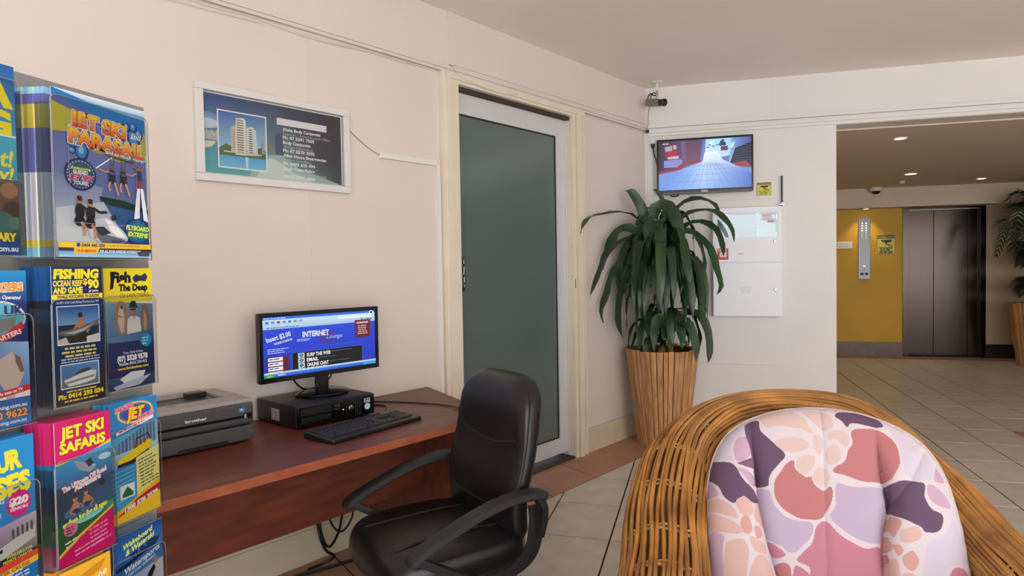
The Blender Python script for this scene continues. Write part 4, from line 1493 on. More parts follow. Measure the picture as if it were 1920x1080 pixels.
WARM = (1.0, 0.76, 0.48)
downlight('round ceiling downlight nearest the opening to the lift lobby', 1.60, 6.02, LOB_C, 0.055, 9, WARM)
downlight('round ceiling downlight in front of the yellow wall', 2.36, 8.48, LOB_C, 0.075, 9, WARM)
downlight('round ceiling downlight in front of the lift doors', 3.35, 9.30, LOB_C, 0.060, 6, WARM)
downlight('small downlight under the bulkhead right above the lift panel', 2.255, 10.06, 2.045, 0.045, 11, (1.0, 0.78, 0.45), spot=100, grp=None)

dc = thing('dome_camera', 'small dome camera on the bulkhead above the yellow wall', 'camera', (2.335, 9.87, LOB_C), 0)
b = new_bm()
lathe(b, [(0, -0.0006), (0.080, -0.0006), (0.082, -0.02), (0.076, -0.045), (0.05, -0.05), (0, -0.05)], 28)
obj('housing', b, 'white_plastic', dc, True)
b = new_bm()
lathe(b, [(0.052, -0.048)] + [(0.052 * math.cos(a * PI / 16), -0.048 - 0.042 * math.sin(a * PI / 16)) for a in range(1, 8)] + [(0, -0.09)], 24, cap=False)
obj('dome', b, 'clear_dome', dc, True)
sd = thing('smoke_detector', 'small round smoke detector on the lobby ceiling near the dome camera', 'smoke detector', (2.46, 9.2, LOB_C), 0)
b = new_bm()
lathe(b, [(0, -0.0006), (0.045, -0.0006), (0.045, -0.012), (0, -0.012)], 24)
obj('base', b, 'lobby_ceiling', sd, True)
b = new_bm()
lathe(b, [(0.03, -0.012), (0.034, -0.02), (0.026, -0.032), (0, -0.034)], 24, cap=False)
obj('sensor', b, 'white_plastic', sd, True)


# ================================================================== PLANTS
def stave_pot(label, loc, r0, r1, h, n, seed):
    """Tapered planter of upright wooden staves."""
    rg = random.Random(seed)
    t = thing('stave_planter', label, 'planter', loc, 0)
    bb = new_bm()
    lathe(bb, [(0, 0.004), (r0 - 0.016, 0.004), (r1 - 0.018, h - 0.012), (r1 - 0.034, h - 0.012), (r1 - 0.040, h - 0.06), (0, h - 0.06)], 40)
    obj('liner', bb, 'cane_dark', t, True)
    ws = [rg.uniform(0.75, 1.3) for _ in range(n)]
    tot = sum(ws)
    a = 0.0
    for i in range(n):
        da = 2 * PI * ws[i] / tot
        a0, a1 = a + 0.010, a + da - 0.010
        a += da
        d = rg.uniform(-0.003, 0.004)
        hh = h + rg.uniform(-0.006, 0.006)
        tilt = rg.uniform(-0.012, 0.012)
        bb = new_bm()
        lo, hi = [], []
        for (rr, zz, lst, tl) in ((r0, 0.0, lo, 0), (r1, hh, hi, tilt)):
            for (ang, q) in ((a0, 0.0), ((a0 + a1) / 2, 0.0025), (a1, 0.0)):
                lst.append(bb.verts.new(((rr + d + q) * math.cos(ang + tl), (rr + d + q) * math.sin(ang + tl), zz)))
            for ang in (a1, a0):
                lst.append(bb.verts.new(((rr - 0.014) * math.cos(ang + tl), (rr - 0.014) * math.sin(ang + tl), zz)))
        for q in range(5):
            p = (q + 1) % 5
            bb.faces.new((lo[q], lo[p], hi[p], hi[q]))
        bb.faces.new(hi)
        bb.faces.new(lo[::-1])
        bmesh.ops.bevel(bb, geom=[e for e in bb.edges if e.calc_length() > 0.2], offset=0.0015, segments=1, affect='EDGES')
        obj('stave', bb, 'stave', t)
    bb = new_bm()
    lathe(bb, [(0, h - 0.038), (r1 * 0.5, h - 0.040), (r1 - 0.042, h - 0.05), (r1 - 0.042, h - 0.058), (0, h - 0.058)], 30)
    obj('soil', bb, 'soil', t, True)
    return t


def leaf_mesh(pts, width, nrm, twist=0.0, fold=0.35, seg=14):
    """Strap leaf along a path; nrm is the side its face looks to."""
    P = smooth_path(pts, max(2, seg // (len(pts) - 1)))
    bb = new_bm()
    nrm = Vector(nrm).normalized()
    rings = []
    n_ = len(P)
    for i, p in enumerate(P):
        T = (P[min(n_ - 1, i + 1)] - P[max(0, i - 1)]).normalized()
        t = i / (n_ - 1)
        S = T.cross(nrm)
        if S.length < 0.05:
            S = T.cross(Vector((0.2, 0.3, 1)))
        S.normalize()
        S = Matrix.Rotation(twist * t, 3, T) @ S
        N_ = S.cross(T).normalized()
        w = width * (0.30 + 0.70 * math.sin(PI * min(1, 0.12 + t * 0.80)) ** 0.8) * (1 if t < 0.72 else max(0.03, (1 - ((t - 0.72) / 0.28) ** 1.7)))
        wav = 0.10 * width * math.sin(t * 17 + width * 300)
        rings.append([bb.verts.new(p - S * w / 2 + N_ * (fold * w * 0.5 + wav)), bb.verts.new(p), bb.verts.new(p + S * w / 2 + N_ * (fold * w * 0.5 - wav))])
    for a, c in zip(rings[:-1], rings[1:]):
        bb.faces.new((a[0], a[1], c[1], c[0]))
        bb.faces.new((a[1], a[2], c[2], c[1]))
    return bb


POT = (-0.245, 4.955, 0.0)
stave_pot('tall planter of upright wooden staves holding the dracaena in the corner', POT, 0.178, 0.262, 0.70, 42, 3)
pt = thing('dracaena_plant', 'tall dracaena with drooping dark green leaves in the corner planter', 'plant', (POT[0], POT[1], 0.655), 0)
b = new_bm()
tube(b, [(0.0, 0, 0.0), (0.005, 0.0, 0.2), (-0.005, 0.0, 0.45), (0.0, 0.0, 0.72), (0.0, 0, 0.80)], 0.034, 14, [1.05, 1.0, 0.95, 0.9, 0.6])
obj('trunk', b, 'trunk', pt, True)
b = new_bm()
tube(b, [(0.06, -0.03, 0.0), (0.065, -0.03, 0.10), (0.06, -0.03, 0.17)], 0.026, 12, [1, 1, 0.7])
obj('side_trunk', b, 'trunk', pt, True)
PXM = 1237.44 / 4.86


def pleaf(pix, dep, width, nrm=(0, -1, 0.5), twist=0.0):
    """Leaf through points given as offsets in hundredths of a metre (right, up) and forward depths."""
    n_ = len(pix)
    pts = []
    for i, (px, pz) in enumerate(pix):
        t = i / (n_ - 1)
        pts.append((px / 100.0, -(dep[0] + (dep[1] - dep[0]) * t), pz / 100.0))
    obj('leaf', leaf_mesh(pts, width, nrm, twist), 'leaf', pt, True, sharp=0)


# the leaves that stand clear of the crown (right, up in cm from the soil)
pleaf([(-1, 78), (-8, 92), (-14, 108), (-20, 118), (-25, 120)], (0.02, 0.05), 0.075)
pleaf([(-2, 78), (-15, 98), (-26, 103), (-38, 101), (-45, 99), (-48, 93), (-49, 87)], (0.02, 0.62), 0.055, (0, -0.5, 1), 0.5)
pleaf([(1, 80), (3, 95), (2, 110), (-2, 119), (-6, 121)], (0.0, -0.02), 0.034)
pleaf([(2, 78), (8, 100), (17, 110), (28, 112), (38, 107), (41, 100)], (0.0, 0.02), 0.060, (0, -0.6, 1))
pleaf([(3, 78), (14, 98), (26, 103), (37, 102), (44, 96), (49, 88), (50, 80)], (0.02, 0.16), 0.055, (0, -0.6, 1))
pleaf([(3, 76), (16, 92), (28, 95), (38, 89), (42, 78), (43, 70)], (0.02, 0.2), 0.060, (0.3, -0.7, 0.8))
pleaf([(3, 76), (14, 88), (24, 87), (34, 76), (38, 62), (41, 50), (38, 44)], (0.04, 0.22), 0.058, (0.4, -0.8, 0.5))
pleaf([(-2, 78), (-6, 100), (2, 108), (9, 102), (14, 86), (17, 70)], (0.06, 0.22), 0.095, (0.2, -1, 0.3))
pleaf([(-1, 80), (-4, 96), (-7, 90), (-8, 76)], (0.10, 0.24), 0.085, (-0.1, -1, 0.3))
pleaf([(-2, 76), (-16, 90), (-28, 90), (-34, 78), (-38, 62)], (0.02, 0.36), 0.080, (-0.4, -0.9, 0.4))
pleaf([(-3, 74), (-20, 84), (-34, 76), (-39, 62), (-45, 44)], (0.0, 0.52), 0.070, (-0.5, -0.8, 0.4))
pleaf([(-3, 70), (-18, 72), (-32, 62), (-36, 46), (-39, 34), (-37, 26)], (0.0, 0.44), 0.062, (-0.5, -0.8, 0.3))
pleaf([(-3, 68), (-14, 66), (-26, 52), (-29, 34), (-28, 22), (-25, 14)], (0.04, 0.30), 0.056, (-0.4, -0.9, 0.3))
pleaf([(3, 70), (16, 72), (26, 58), (29, 40), (27, 30)], (0.04, 0.20), 0.066, (0.4, -0.9, 0.3))
pleaf([(3, 66), (14, 66), (24, 52), (29, 36), (30, 24)], (0.0, 0.10), 0.060, (0.5, -0.8, 0.3))
rg = random.Random(12)


def crown(z0, n, r_out, droop, wid, up0, seed, front=True):
    """Rosette of strap leaves arching out from the trunk and hanging down."""
    rg = random.Random(seed)
    for i in range(n):
        a = 2 * PI * i / n + rg.uniform(-0.25, 0.25)
        if math.sin(a) > 0.55 and rg.random() < 0.45:
            a = -a
        ro = r_out * rg.uniform(0.75, 1.12)
        if math.sin(a) > 0.2:
            ro *= 0.75
        zz = z0 + rg.uniform(-0.06, 0.06)
        ca, sa = math.cos(a), math.sin(a)
        # keep clear of the two walls
        room = 2.615 + LN.x * POT[0] + LN.y * POT[1]
        into = -(LN.x * ca + LN.y * sa)
        if into > 0.05:
            ro = min(ro, (room - 0.07) / into / 1.05)
        if sa > 0.05:
            ro = min(ro, (BACK_Y - 0.07 - POT[1]) / sa / 1.05)
        up = up0 * rg.uniform(0.5, 1.2)
        dr = droop * rg.uniform(0.7, 1.15)
        pts = [(0.02 * ca, 0.02 * sa, zz), (ro * 0.40 * ca, ro * 0.40 * sa, zz + up), (ro * 0.78 * ca, ro * 0.78 * sa, zz + up * 0.6), (ro * 0.98 * ca, ro * 0.98 * sa, zz - dr * 0.45), (ro * 1.02 * ca, ro * 1.02 * sa, zz - dr)]
        obj('leaf', leaf_mesh(pts, wid * rg.uniform(0.8, 1.15), (ca, sa, 0.9), rg.uniform(-0.7, 0.7)), 'leaf', pt, True, sharp=0)


crown(0.80, 15, 0.30, 0.30, 0.074, 0.10, 21)
crown(0.72, 16, 0.36, 0.38, 0.070, 0.07, 22)
crown(0.62, 15, 0.33, 0.40, 0.066, 0.05, 23)
crown(0.52, 13, 0.26, 0.32, 0.062, 0.04, 24)
crown(0.90, 8, 0.22, 0.16, 0.070, 0.12, 27)
crown(0.66, 10, 0.40, 0.34, 0.060, 0.08, 28)
crown(0.22, 11, 0.24, 0.20, 0.070, 0.10, 25)
crown(0.14, 9, 0.20, 0.08, 0.062, 0.09, 26)
pleaf([(6, 14), (14, 30), (26, 30), (32, 18), (33, 4), (32, -3)], (0.06, 0.24), 0.062, (0.4, -0.9, 0.4))
pleaf([(6, 14), (12, 26), (20, 22), (24, 8), (24, -2)], (0.10, 0.26), 0.066, (0.2, -1, 0.4))
pleaf([(4, 14), (0, 28), (-4, 20), (-4, 4)], (0.12, 0.26), 0.072, (0, -1, 0.4))

# palm in the lobby, cut by the photograph's right edge
PP = (4.03, 9.50, 0.0)
stave_pot('dark tapered planter holding the palm at the far right of the lobby', PP, 0.20, 0.30, 0.78, 26, 5)
pm = thing('palm_plant', 'feathery palm standing in the planter right of the lift', 'plant', (PP[0], PP[1], 0.735), 0)
b = new_bm()
tube(b, [(0, 0, 0), (0.01, 0, 0.4), (0.0, 0, 0.85)], 0.03, 10, [1.2, 1, 0.8])
obj('trunk', b, 'trunk', pm, True)


def frond(base, a, length, rise, droop, seed):
    rg = random.Random(seed)
    if math.sin(a) > 0.1:
        length *= 0.55
    ca, sa = math.cos(a), math.sin(a)
    pts = smooth_path([base, (base[0] + length * 0.35 * ca, base[1] + length * 0.35 * sa, base[2] + rise), (base[0] + length * 0.72 * ca, base[1] + length * 0.72 * sa, base[2] + rise * 0.95), (base[0] + length * ca, base[1] + length * sa, base[2] + rise - droop)], 8)
    bb = new_bm()
    tube(bb, pts, 0.006, 5, [1 - 0.7 * i / (len(pts) - 1) for i in range(len(pts))])
    side = Vector((-sa, ca, 0))
    for i in range(4, len(pts) - 1):
        t = i / len(pts)
        L = 0.26 * math.sin(PI * min(1, 0.25 + t * 0.72)) * rg.uniform(0.85, 1.1)
        T = (pts[i + 1] - pts[i - 1]).normalized()
        for sg in (-1, 1):
            for q in range(2):
                p = Vector(pts[i]) + T * 0.012 * q
                d = (T * 0.75 + side * sg * 0.8 + Vector((0, 0, 0.18))).normalized()
                tip = p + d * L + Vector((0, 0, -0.35 * L))
                mid = p + d * L * 0.5 + Vector((0, 0, -0.06 * L))
                w = T * 0.010
                v = [bb.verts.new(p - w * 0.4), bb.verts.new(p + w * 0.4), bb.verts.new(mid + w), bb.verts.new(mid - w), bb.verts.new(tip)]
                bb.faces.new((v[0], v[1], v[2], v[3]))
                bb.faces.new((v[3], v[2], v[4]))
    return bb


for i in range(12):
    a = 2 * PI * i / 12 + 0.2
    obj('frond', frond((0, 0, 0.78 + 0.05 * (i % 3)), a, 0.50 + 0.08 * (i % 2), 0.24 + 0.10 * (i % 3), 0.42 + 0.1 * (i % 2), i), 'palm_leaf', pm)
for i, a in enumerate((2.7, 3.0, 2.2, 1.2, -0.6)):
    obj('frond', frond((0, 0, 0.80), a, 0.16, 0.40, 0.02, 40 + i), 'palm_leaf', pm)
for i in range(6):
    obj('frond', frond((0, 0, 0.12), 2 * PI * i / 6 + 2.9, 0.32, 0.16, 0.12, 60 + i), 'palm_leaf', pm)
for i in range(5):
    obj('frond', frond((0, 0, 0.45), 2 * PI * i / 5 + 3.0, 0.42, 0.26, 0.22, 80 + i), 'palm_leaf', pm)

# ================================================================== BROCHURE STAND
RX, RY = -1.185, 0.0
RROT = PI / 2
rk = thing('brochure_stand', 'grey upright brochure stand with clear acrylic pockets at the left edge', 'brochure stand', (RX, RY, 0), RROT)
box_obj('back_board', 0.36, 1.212, 0.0, 0.014, 0.30, 1.672, 'rack_grey', rk, 0.002)
b = new_bm()
for xx in (0.42, 1.15):
    bx(b, xx - 0.02, xx + 0.02, 0.015, 0.045, 0.0, 1.60, 0.004)
    bx(b, xx - 0.022, xx + 0.022, -0.14, 0.16, 0.0, 0.03, 0.004)
obj('leg_frame', b, 'rack_grey', rk, True)


def pocket(x0, x1, z0, front, h, side=True):
    """Clear pocket: floor, two cheeks and a front plate with rounded corners, its rim coloured paler to imitate caught light."""
    bb = new_bm()
    z0, h = z0 + 0.006, h - 0.006
    r = 0.014
    f = -front
    poly = [(x0, z0), (x1, z0), (x1, z0 + h - r)]
    poly += [(x1 - r + r * math.cos(a), z0 + h - r + r * math.sin(a)) for a in (PI / 8, PI / 4, 3 * PI / 8)]
    poly += [(x1 - r, z0 + h), (x0 + r, z0 + h)]
    poly += [(x0 + r - r * math.sin(a), z0 + h - r + r * math.cos(a)) for a in (PI / 8, PI / 4, 3 * PI / 8)]
    poly += [(x0, z0 + h - r)]
    vs = [bb.verts.new((p[0], f, p[1])) for p in poly]
    bb.faces.new(vs)
    for xx in (x0, x1):
        bb.faces.new([bb.verts.new(p) for p in ((xx, f, z0), (xx, -0.001, z0), (xx, -0.001, z0 + h - r), (xx, f, z0 + h - r))])
    bb.faces.new([bb.verts.new(p) for p in ((x0, f, z0), (x1, f, z0), (x1, -0.001, z0), (x0, -0.001, z0))])
    po = obj('pocket', bb, 'acrylic', rk)
    bb = new_bm()
    loop = [Vector((p[0], f, p[1])) for p in poly] + [Vector((poly[0][0], f, poly[0][1]))]
    tube(bb, loop, 0.0009, 5)
    obj('rim', bb, 'acrylic_edge', po, True)
    return po


def brochure(name, label, cv, x, z, w, h, front, n, bands, tname, step=0.008, shift=0.0016, tall=0.0):
    """Front brochure with its print, and the further copies fanned out behind it."""
    t = thing('brochure', label, 'brochure', (RX + front, RY + x, z), RROT, name)
    box_obj('sheet', 0, w, 0.0004, 0.0014, 0, h, 'white_plastic', t)
    cv.build('printed_front', w, h, 'print', t, y=0.0002)
    c = Canvas(10, 100)
    y = 0.0
    for (hh, c1, c2) in bands:
        c.rect(0, y, 10, hh, c1, c2)
        y += hh
    ORD = ['second', 'third', 'fourth', 'fifth', 'sixth', 'seventh', 'eighth', 'ninth']
    for i in range(n):
        dpt = 0.004 + (i + 1) * step
        q = thing('brochure', '%s %s leaflet from the front of its stack' % (ORD[i], tname), 'brochure', (RX + front - dpt, RY + x - shift * (i + 1), z + tall * (i % 3)), RROT, name)
        bb = new_bm()
        bx(bb, 0, w, 0.0004, step * 0.93, 0, h)
        me = bpy.data.meshes.new('sheet')
        bb.to_mesh(me)
        bb.free()
        # printed edge colours follow the cover's bands
        bmx = bmesh.new()
        bmx.from_mesh(me)
        zc = 0.0
        for (hh, c1, c2) in bands[:-1]:
            zc += hh
            bmesh.ops.bisect_plane(bmx, geom=list(bmx.verts) + list(bmx.edges) + list(bmx.faces), plane_co=(0, 0, h * (1 - zc / 100.0)), plane_no=(0, 0, 1))
        bmx.to_mesh(me)
        bmx.free()
        at = me.color_attributes.new('Col', 'FLOAT_COLOR', 'CORNER')
        ci = 0
        for p in me.polygons:
            zmid = 100 * (1 - p.center.z / h)
            acc, col = 0.0, bands[-1][1]
            for (hh, c1, c2) in bands:
                if acc <= zmid <= acc + hh:
                    col = tuple((a_ + b_) / 2 for a_, b_ in zip(c1, c2))
                    break
                acc += hh
            k_ = 1.02 + 0.30 * ((i * 7) % 5) / 4
            for li in p.loop_indices:
                at.data[li].color = lin(tuple(min(245, v * k_ + 10) for v in col))
        mobj('sheet', me, 'print', q)
    return t


def person(c, x, y, s, skin=(186, 130, 100), body=(30, 28, 30), lean=0.0):
    c.ell(x + lean * s, y - s * 0.82, s * 0.17, s * 0.2, skin, 12)
    c.ell(x + lean * s, y - s * 0.93, s * 0.16, s * 0.1, (48, 34, 26), 10)
    c.poly([(x - s * 0.24 + lean * s * 0.8, y - s * 0.6), (x + s * 0.24 + lean * s * 0.8, y - s * 0.6), (x + s * 0.2, y), (x - s * 0.2, y)], body)


# ---- row 1, wide leaflet: jet ski and parasail
c = Canvas(207, 303)
c.quad([(0, 0), (207, 0), (207, 303), (0, 303)], [(92, 98, 168), (92, 100, 172), (120, 140, 190), (130, 146, 190)])
c.quad([(0, 0), (207, 0), (207, 20), (0, 10)], [(214, 230, 244), (206, 226, 242), (96, 168, 216), (40, 130, 200)])
c.poly([(0, 8), (40, 22), (110, 36), (207, 44), (207, 20), (90, 14), (0, 0)], (20, 118, 190))
c.poly([(0, 24), (50, 36), (50, 72), (0, 78)], (186, 178, 62))
c.poly([(170, 40), (207, 50), (207, 100), (190, 90)], (176, 172, 74))
c.ell(95, 92, 22, 13, (176, 168, 60), 18)
c.ell(140, 104, 26, 10, (176, 168, 60), 18)
for (x, y, rx, ry) in [(42, 92, 16, 11), (58, 106, 14, 18), (38, 108, 8, 6), (178, 60, 16, 20), (190, 52, 10, 12), (160, 42, 8, 10), (176, 40, 9, 9)]:
    c.ell(x, y, rx, ry, (18, 40, 92), 16).ell(x - 1, y - 1, rx * 0.8, ry * 0.8, (44, 128, 200), 16).ell(x - 2, y - 2, rx * 0.4, ry * 0.4, (120, 190, 232), 12)
c.quad([(0, 150), (100, 170), (60, 303), (0, 303)], [(120, 132, 180), (150, 160, 200), (226, 230, 238), (226, 228, 236)])
c.poly([(90, 186), (150, 190), (207, 204), (207, 218), (100, 204)], (40, 62, 60))
c.quad([(80, 198), (207, 212), (207, 280), (90, 272)], [(70, 116, 168), (60, 100, 160), (46, 88, 160), (120, 156, 200)])
c.quad([(0, 215), (100, 196), (150, 268), (0, 276)], [(210, 216, 230), (206, 214, 230), (200, 214, 232), (232, 234, 238)])
c.ell(60, 262, 80, 16, (226, 230, 236), 22)
for q, (s, y, w) in enumerate((('JET SKI', 60, 118), ('PARASAIL', 92, 168))):
    c.text(s, 36 - 4 * q, y, 25, (232, 70, 40), w=w, bold=0.065, rot=-3, out=(246, 240, 220), ow=0.05)
    c.text(s, 36 - 4 * q, y, 25, (250, 206, 40), w=w, bold=0.055, rot=-3, out=(70, 30, 60), ow=0.02, c2=(226, 76, 40))
c.text('and', 168, 62, 12, WHT, w=26, bold=0.02, rot=-3, out=(26, 80, 160), ow=0.06, shear=0.2)
c.text('and so much more!', 108, 102, 8, WHT, w=92, bold=0.03, rot=-4, out=(20, 24, 60), ow=0.07, shear=0.2)
c.ell(52, 150, 33, 30, (22, 40, 84), 32).ell(52, 150, 30, 27, (62, 78, 140), 32).ell(52, 150, 25, 21, (26, 90, 120), 28)
c.text('Awesome', 52, 142, 7, (206, 226, 70), w=42, align='c', bold=0.03, shear=0.2)
c.text('GUIDED', 52, 149, 6, WHT, w=30, align='c', bold=0.04)
c.text('JET SKI', 52, 160, 9, (206, 40, 110), w=48, align='c', bold=0.05, shear=0.25, out=(235, 230, 240), ow=0.05)
c.text('TOURS!', 52, 169, 6.5, WHT, w=30, align='c', bold=0.04)
for i in range(26):
    a = 2 * PI * i / 26
    c.ell(52 + 27.6 * math.cos(a), 150 + 24.4 * math.sin(a), 1.1, 1.1, (220, 226, 236), 6)
# parasail pair under the bar
c.line([(84, 134), (124, 106)], 2, (230, 232, 240)).line([(112, 106), (172, 112)], 2.4, (40, 44, 70))
for x in (120, 147):
    c.line([(x - 4, 108), (x - 3, 124)], 1.2, (40, 44, 70)).line([(x + 5, 109), (x + 4, 124)], 1.2, (40, 44, 70))
c.line([(90, 134), (104, 138), (116, 136)], 3, (176, 130, 104)).line([(152, 136), (166, 138), (180, 131)], 3, (176, 130, 104))
for x in (120, 146):
    c.ell(x, 129, 4.5, 5.5, (96, 70, 58), 12).ell(x, 143, 8, 11, (34, 34, 50), 14).ell(x, 139, 7.5, 3, (70, 78, 110), 12).ell(x, 154, 9, 5, (30, 30, 40), 12)
    c.line([(x - 5, 156), (x - 9, 166), (x - 6, 174)], 4, (186, 140, 116)).line([(x + 4, 156), (x + 9, 168), (x + 13, 180)], 4, (186, 140, 116))
# fly board rider on water jets
c.line([(166, 118), (186, 126), (196, 120)], 3, (150, 84, 78))
c.ell(184, 120, 4, 5, (120, 80, 66), 10).poly([(178, 126), (190, 126), (192, 146), (178, 146)], (40, 48, 92)).poly([(179, 145), (191, 145), (190, 162), (180, 162)], (120, 60, 66))
c.poly([(178, 162), (185, 162), (182, 222), (168, 226)], (220, 226, 236)).poly([(186, 162), (193, 162), (204, 230), (192, 226)], (220, 226, 236))
# riders on the silver jet ski
c.poly([(60, 240), (84, 230), (104, 226), (122, 236), (140, 250), (153, 264), (148, 272), (120, 278), (90, 276), (66, 264)], (176, 182, 192)).poly([(100, 229), (112, 232), (134, 250), (148, 264), (126, 262), (110, 250)], (222, 226, 232)).poly([(72, 254), (96, 258), (136, 266), (146, 270), (120, 277), (90, 275)], (92, 98, 112)).poly([(70, 246), (96, 244), (112, 256), (90, 262)], (46, 48, 58))
c.poly([(112, 224), (124, 220), (126, 228), (116, 232)], (40, 40, 46))
for x, y in ((46, 212), (68, 216)):
    c.ell(x, y + 6, 10, 15, (28, 28, 32), 16).ell(x - 1, y + 24, 11, 10, (24, 24, 28), 14).ell(x, y - 14, 5.5, 7, (150, 106, 86), 12).ell(x, y - 19, 5.6, 3.2, (40, 30, 26), 12).rect(x - 4, y - 16, 9, 3, (24, 24, 30))
    c.line([(x + 2, y + 26), (x + 9, y + 36), (x + 8, y + 52)], 6, (176, 124, 98))
c.line([(52, 208), (64, 218), (76, 220)], 5, (40, 38, 42)).line([(74, 210), (88, 218), (104, 216)], 5, (36, 34, 38)).ell(106, 216, 3, 3, (170, 120, 96), 8)
c.ell(175, 250, 29, 26, (30, 60, 120), 30).ell(175, 250, 26, 23, (30, 92, 150), 30).ell(175, 250, 21, 17, (24, 116, 140), 26)
c.text('FLYBOARD', 175, 248, 9, (200, 232, 70), w=56, align='c', bold=0.05, shear=0.25, rot=-3, out=(20, 60, 90), ow=0.05)
c.text('EXTREME', 176, 261, 9, (200, 232, 70), w=50, align='c', bold=0.05, shear=0.25, rot=-3, out=(20, 60, 90), ow=0.05)
c.text('www.goldcoastwatersports.com', 112, 274, 6, (40, 60, 130), w=92, bold=0.02)
c.rect(0, 276, 207, 10, (226, 192, 62)).rect(0, 286, 207, 6, (66, 52, 50)).rect(0, 292, 207, 11, (70, 150, 205), (160, 205, 230))
c.rect(36, 277, 7, 7, (40, 70, 140)).text('0404 445 000', 46, 284, 6.5, (60, 40, 80), w=50, bold=0.03)
c.greek(104, 279, 96, 1, 6, 3, (200, 150, 60), 4)
c.poly([(30, 286), (84, 286), (78, 297), (30, 297)], (226, 186, 60)).text('OUR MISSION', 36, 294, 5, (190, 60, 40), w=40, bold=0.04, shear=0.2)
c.text('FOR ALL YOUR AWESOME WATERSPORTS', 84, 294, 5, WHT, w=96, bold=0.02, shear=0.25)
c.poly([(170, 292), (205, 290), (200, 300), (176, 300)], (60, 74, 90))
c.frame(26, 55, 150, 185, 0.8, (150, 158, 196))
brochure('jet ski and parasail leaflets', 'wide blue leaflet reading JET SKI and PARASAIL at the top of the stand', c, 0.919, 1.334, 0.207, 0.303, 0.085, 7,
         [(4, (200, 220, 236), (60, 140, 200)), (6, (90, 96, 160), (90, 96, 160)), (14, (176, 168, 70), (176, 168, 70)), (26, (84, 90, 150), (100, 110, 160)), (40, (150, 160, 196), (214, 220, 230)), (4, (214, 186, 70), (214, 186, 70)), (6, (90, 150, 200), (150, 190, 220))], 'jet ski and parasail', 0.010, 0.0022)
pocket(0.914, 1.130, 1.324, 0.0875, 0.300)

# ---- row 1, cropped wide leaflet at the photograph's edge
c = Canvas(207, 315)
c.quad([(0, 0), (207, 0), (207, 120), (0, 120)], [(20, 84, 158), (24, 92, 166), (70, 150, 206), (60, 140, 200)])
c.text('A', 198, 68, 46, (240, 222, 40), w=48, align='r', bold=0.06)
c.text('G', 196, 116, 38, (240, 222, 40), w=40, align='r', bold=0.06)
c.text('ANY', 200, 128, 7, WHT, w=20, align='r', bold=0.02)
c.quad([(0, 118), (207, 118), (207, 190), (0, 190)], [(56, 160, 196), (70, 176, 206), (60, 150, 180), (50, 140, 170)])
c.rect(0, 116, 207, 3, (226, 232, 236))
c.text('t!', 200, 168, 26, (236, 220, 60), w=20, align='r', bold=0.03, shear=0.2)
c.text('v!', 200, 192, 22, (236, 220, 60), w=22, align='r', bold=0.03, shear=0.2)
c.quad([(0, 190), (207, 190), (207, 290), (0, 290)], [(90, 66, 48), (110, 84, 62), (60, 84, 80), (50, 70, 70)])
for (x, y, r, cc) in [(192, 208, 15, (150, 112, 84)), (170, 226, 14, (110, 78, 58)), (196, 240, 16, (74, 52, 42)), (158, 212, 10, (170, 128, 98)), (180, 262, 20, (62, 104, 100)), (200, 262, 12, (84, 120, 110)), (150, 250, 16, (80, 56, 44))]:
    c.ell(x, y, r, r * 0.9, cc, 14)
c.rect(0, 288, 207, 27, (20, 70, 140))
c.text('ARY', 200, 292, 13, (240, 222, 50), w=30, align='r', bold=0.05)
c.text('om.au', 203, 309, 9, WHT, w=32, align='r', bold=0.03)
brochure('blue sanctuary leaflets', 'wide blue and yellow leaflet cropped at the upper left edge of the photograph', c, 0.648, 1.336, 0.207, 0.315, 0.083, 3,
         [(38, (40, 120, 190), (60, 140, 200)), (22, (60, 150, 190), (60, 150, 180)), (32, (90, 70, 56), (70, 80, 76)), (8, (20, 70, 140), (20, 70, 140))], 'blue and yellow wide', 0.012, 0.001)
pocket(0.640, 0.863, 1.328, 0.0865, 0.300)

# ---- row 2, cropped fishing charters
c = Canvas(119, 265)
c.quad([(0, 0), (119, 0), (119, 60), (0, 60)], [(30, 140, 210), (40, 150, 216), (30, 44, 110), (40, 50, 120)])
c.rect(0, 60, 119, 70, (34, 44, 108))
c.text('ARTERS', 112, 34, 13, (246, 150, 60), w=52, align='r', bold=0.05, out=(250, 240, 225), ow=0.06, rot=2)
c.text('ed & Operated', 108, 50, 6.5, WHT, w=48, align='r', bold=0.02, shear=0.2, rot=-4)
c.ell(64, 82, 52, 32, (200, 204, 214), 34).ell(64, 82, 49, 29, (90, 170, 196), 34)
c.text('UK', 112, 76, 16, (40, 50, 110), w=30, align='r', bold=0.05)
c.poly([(20, 100), (60, 84), (100, 80), (96, 98), (50, 112)], (126, 126, 132))
c.poly([(44, 116), (80, 106), (108, 88), (114, 98), (90, 116), (60, 124)], (196, 48, 56))
c.text('ARTERS', 108, 108, 8, (240, 225, 220), w=42, align='r', bold=0.03, rot=16)
c.quad([(0, 112), (119, 124), (119, 205), (0, 205)], [(70, 90, 160), (150, 190, 226), (90, 130, 190), (60, 80, 150)])
c.poly([(30, 170), (60, 160), (64, 215), (28, 215)], (46, 40, 88))
c.poly([(66, 150), (90, 138), (106, 152), (110, 178), (96, 206), (88, 226), (80, 226), (76, 204), (66, 186)], (190, 172, 160)).poly([(94, 142), (104, 150), (110, 174), (104, 176), (96, 158)], (120, 96, 88))
c.poly([(40, 206), (119, 198), (119, 208), (40, 217)], (196, 44, 54)).text('As seen on TV', 106, 207, 5.5, WHT, w=40, align='r', bold=0.03, rot=5)
c.rect(0, 218, 119, 47, (30, 88, 160), (30, 120, 190))
c.text('fishing.com.au', 112, 234, 6.5, WHT, w=56, align='r', bold=0.02)
c.text('0 9622', 112, 250, 12, (246, 160, 70), w=50, align='r', bold=0.04, out=(60, 30, 50), ow=0.05)
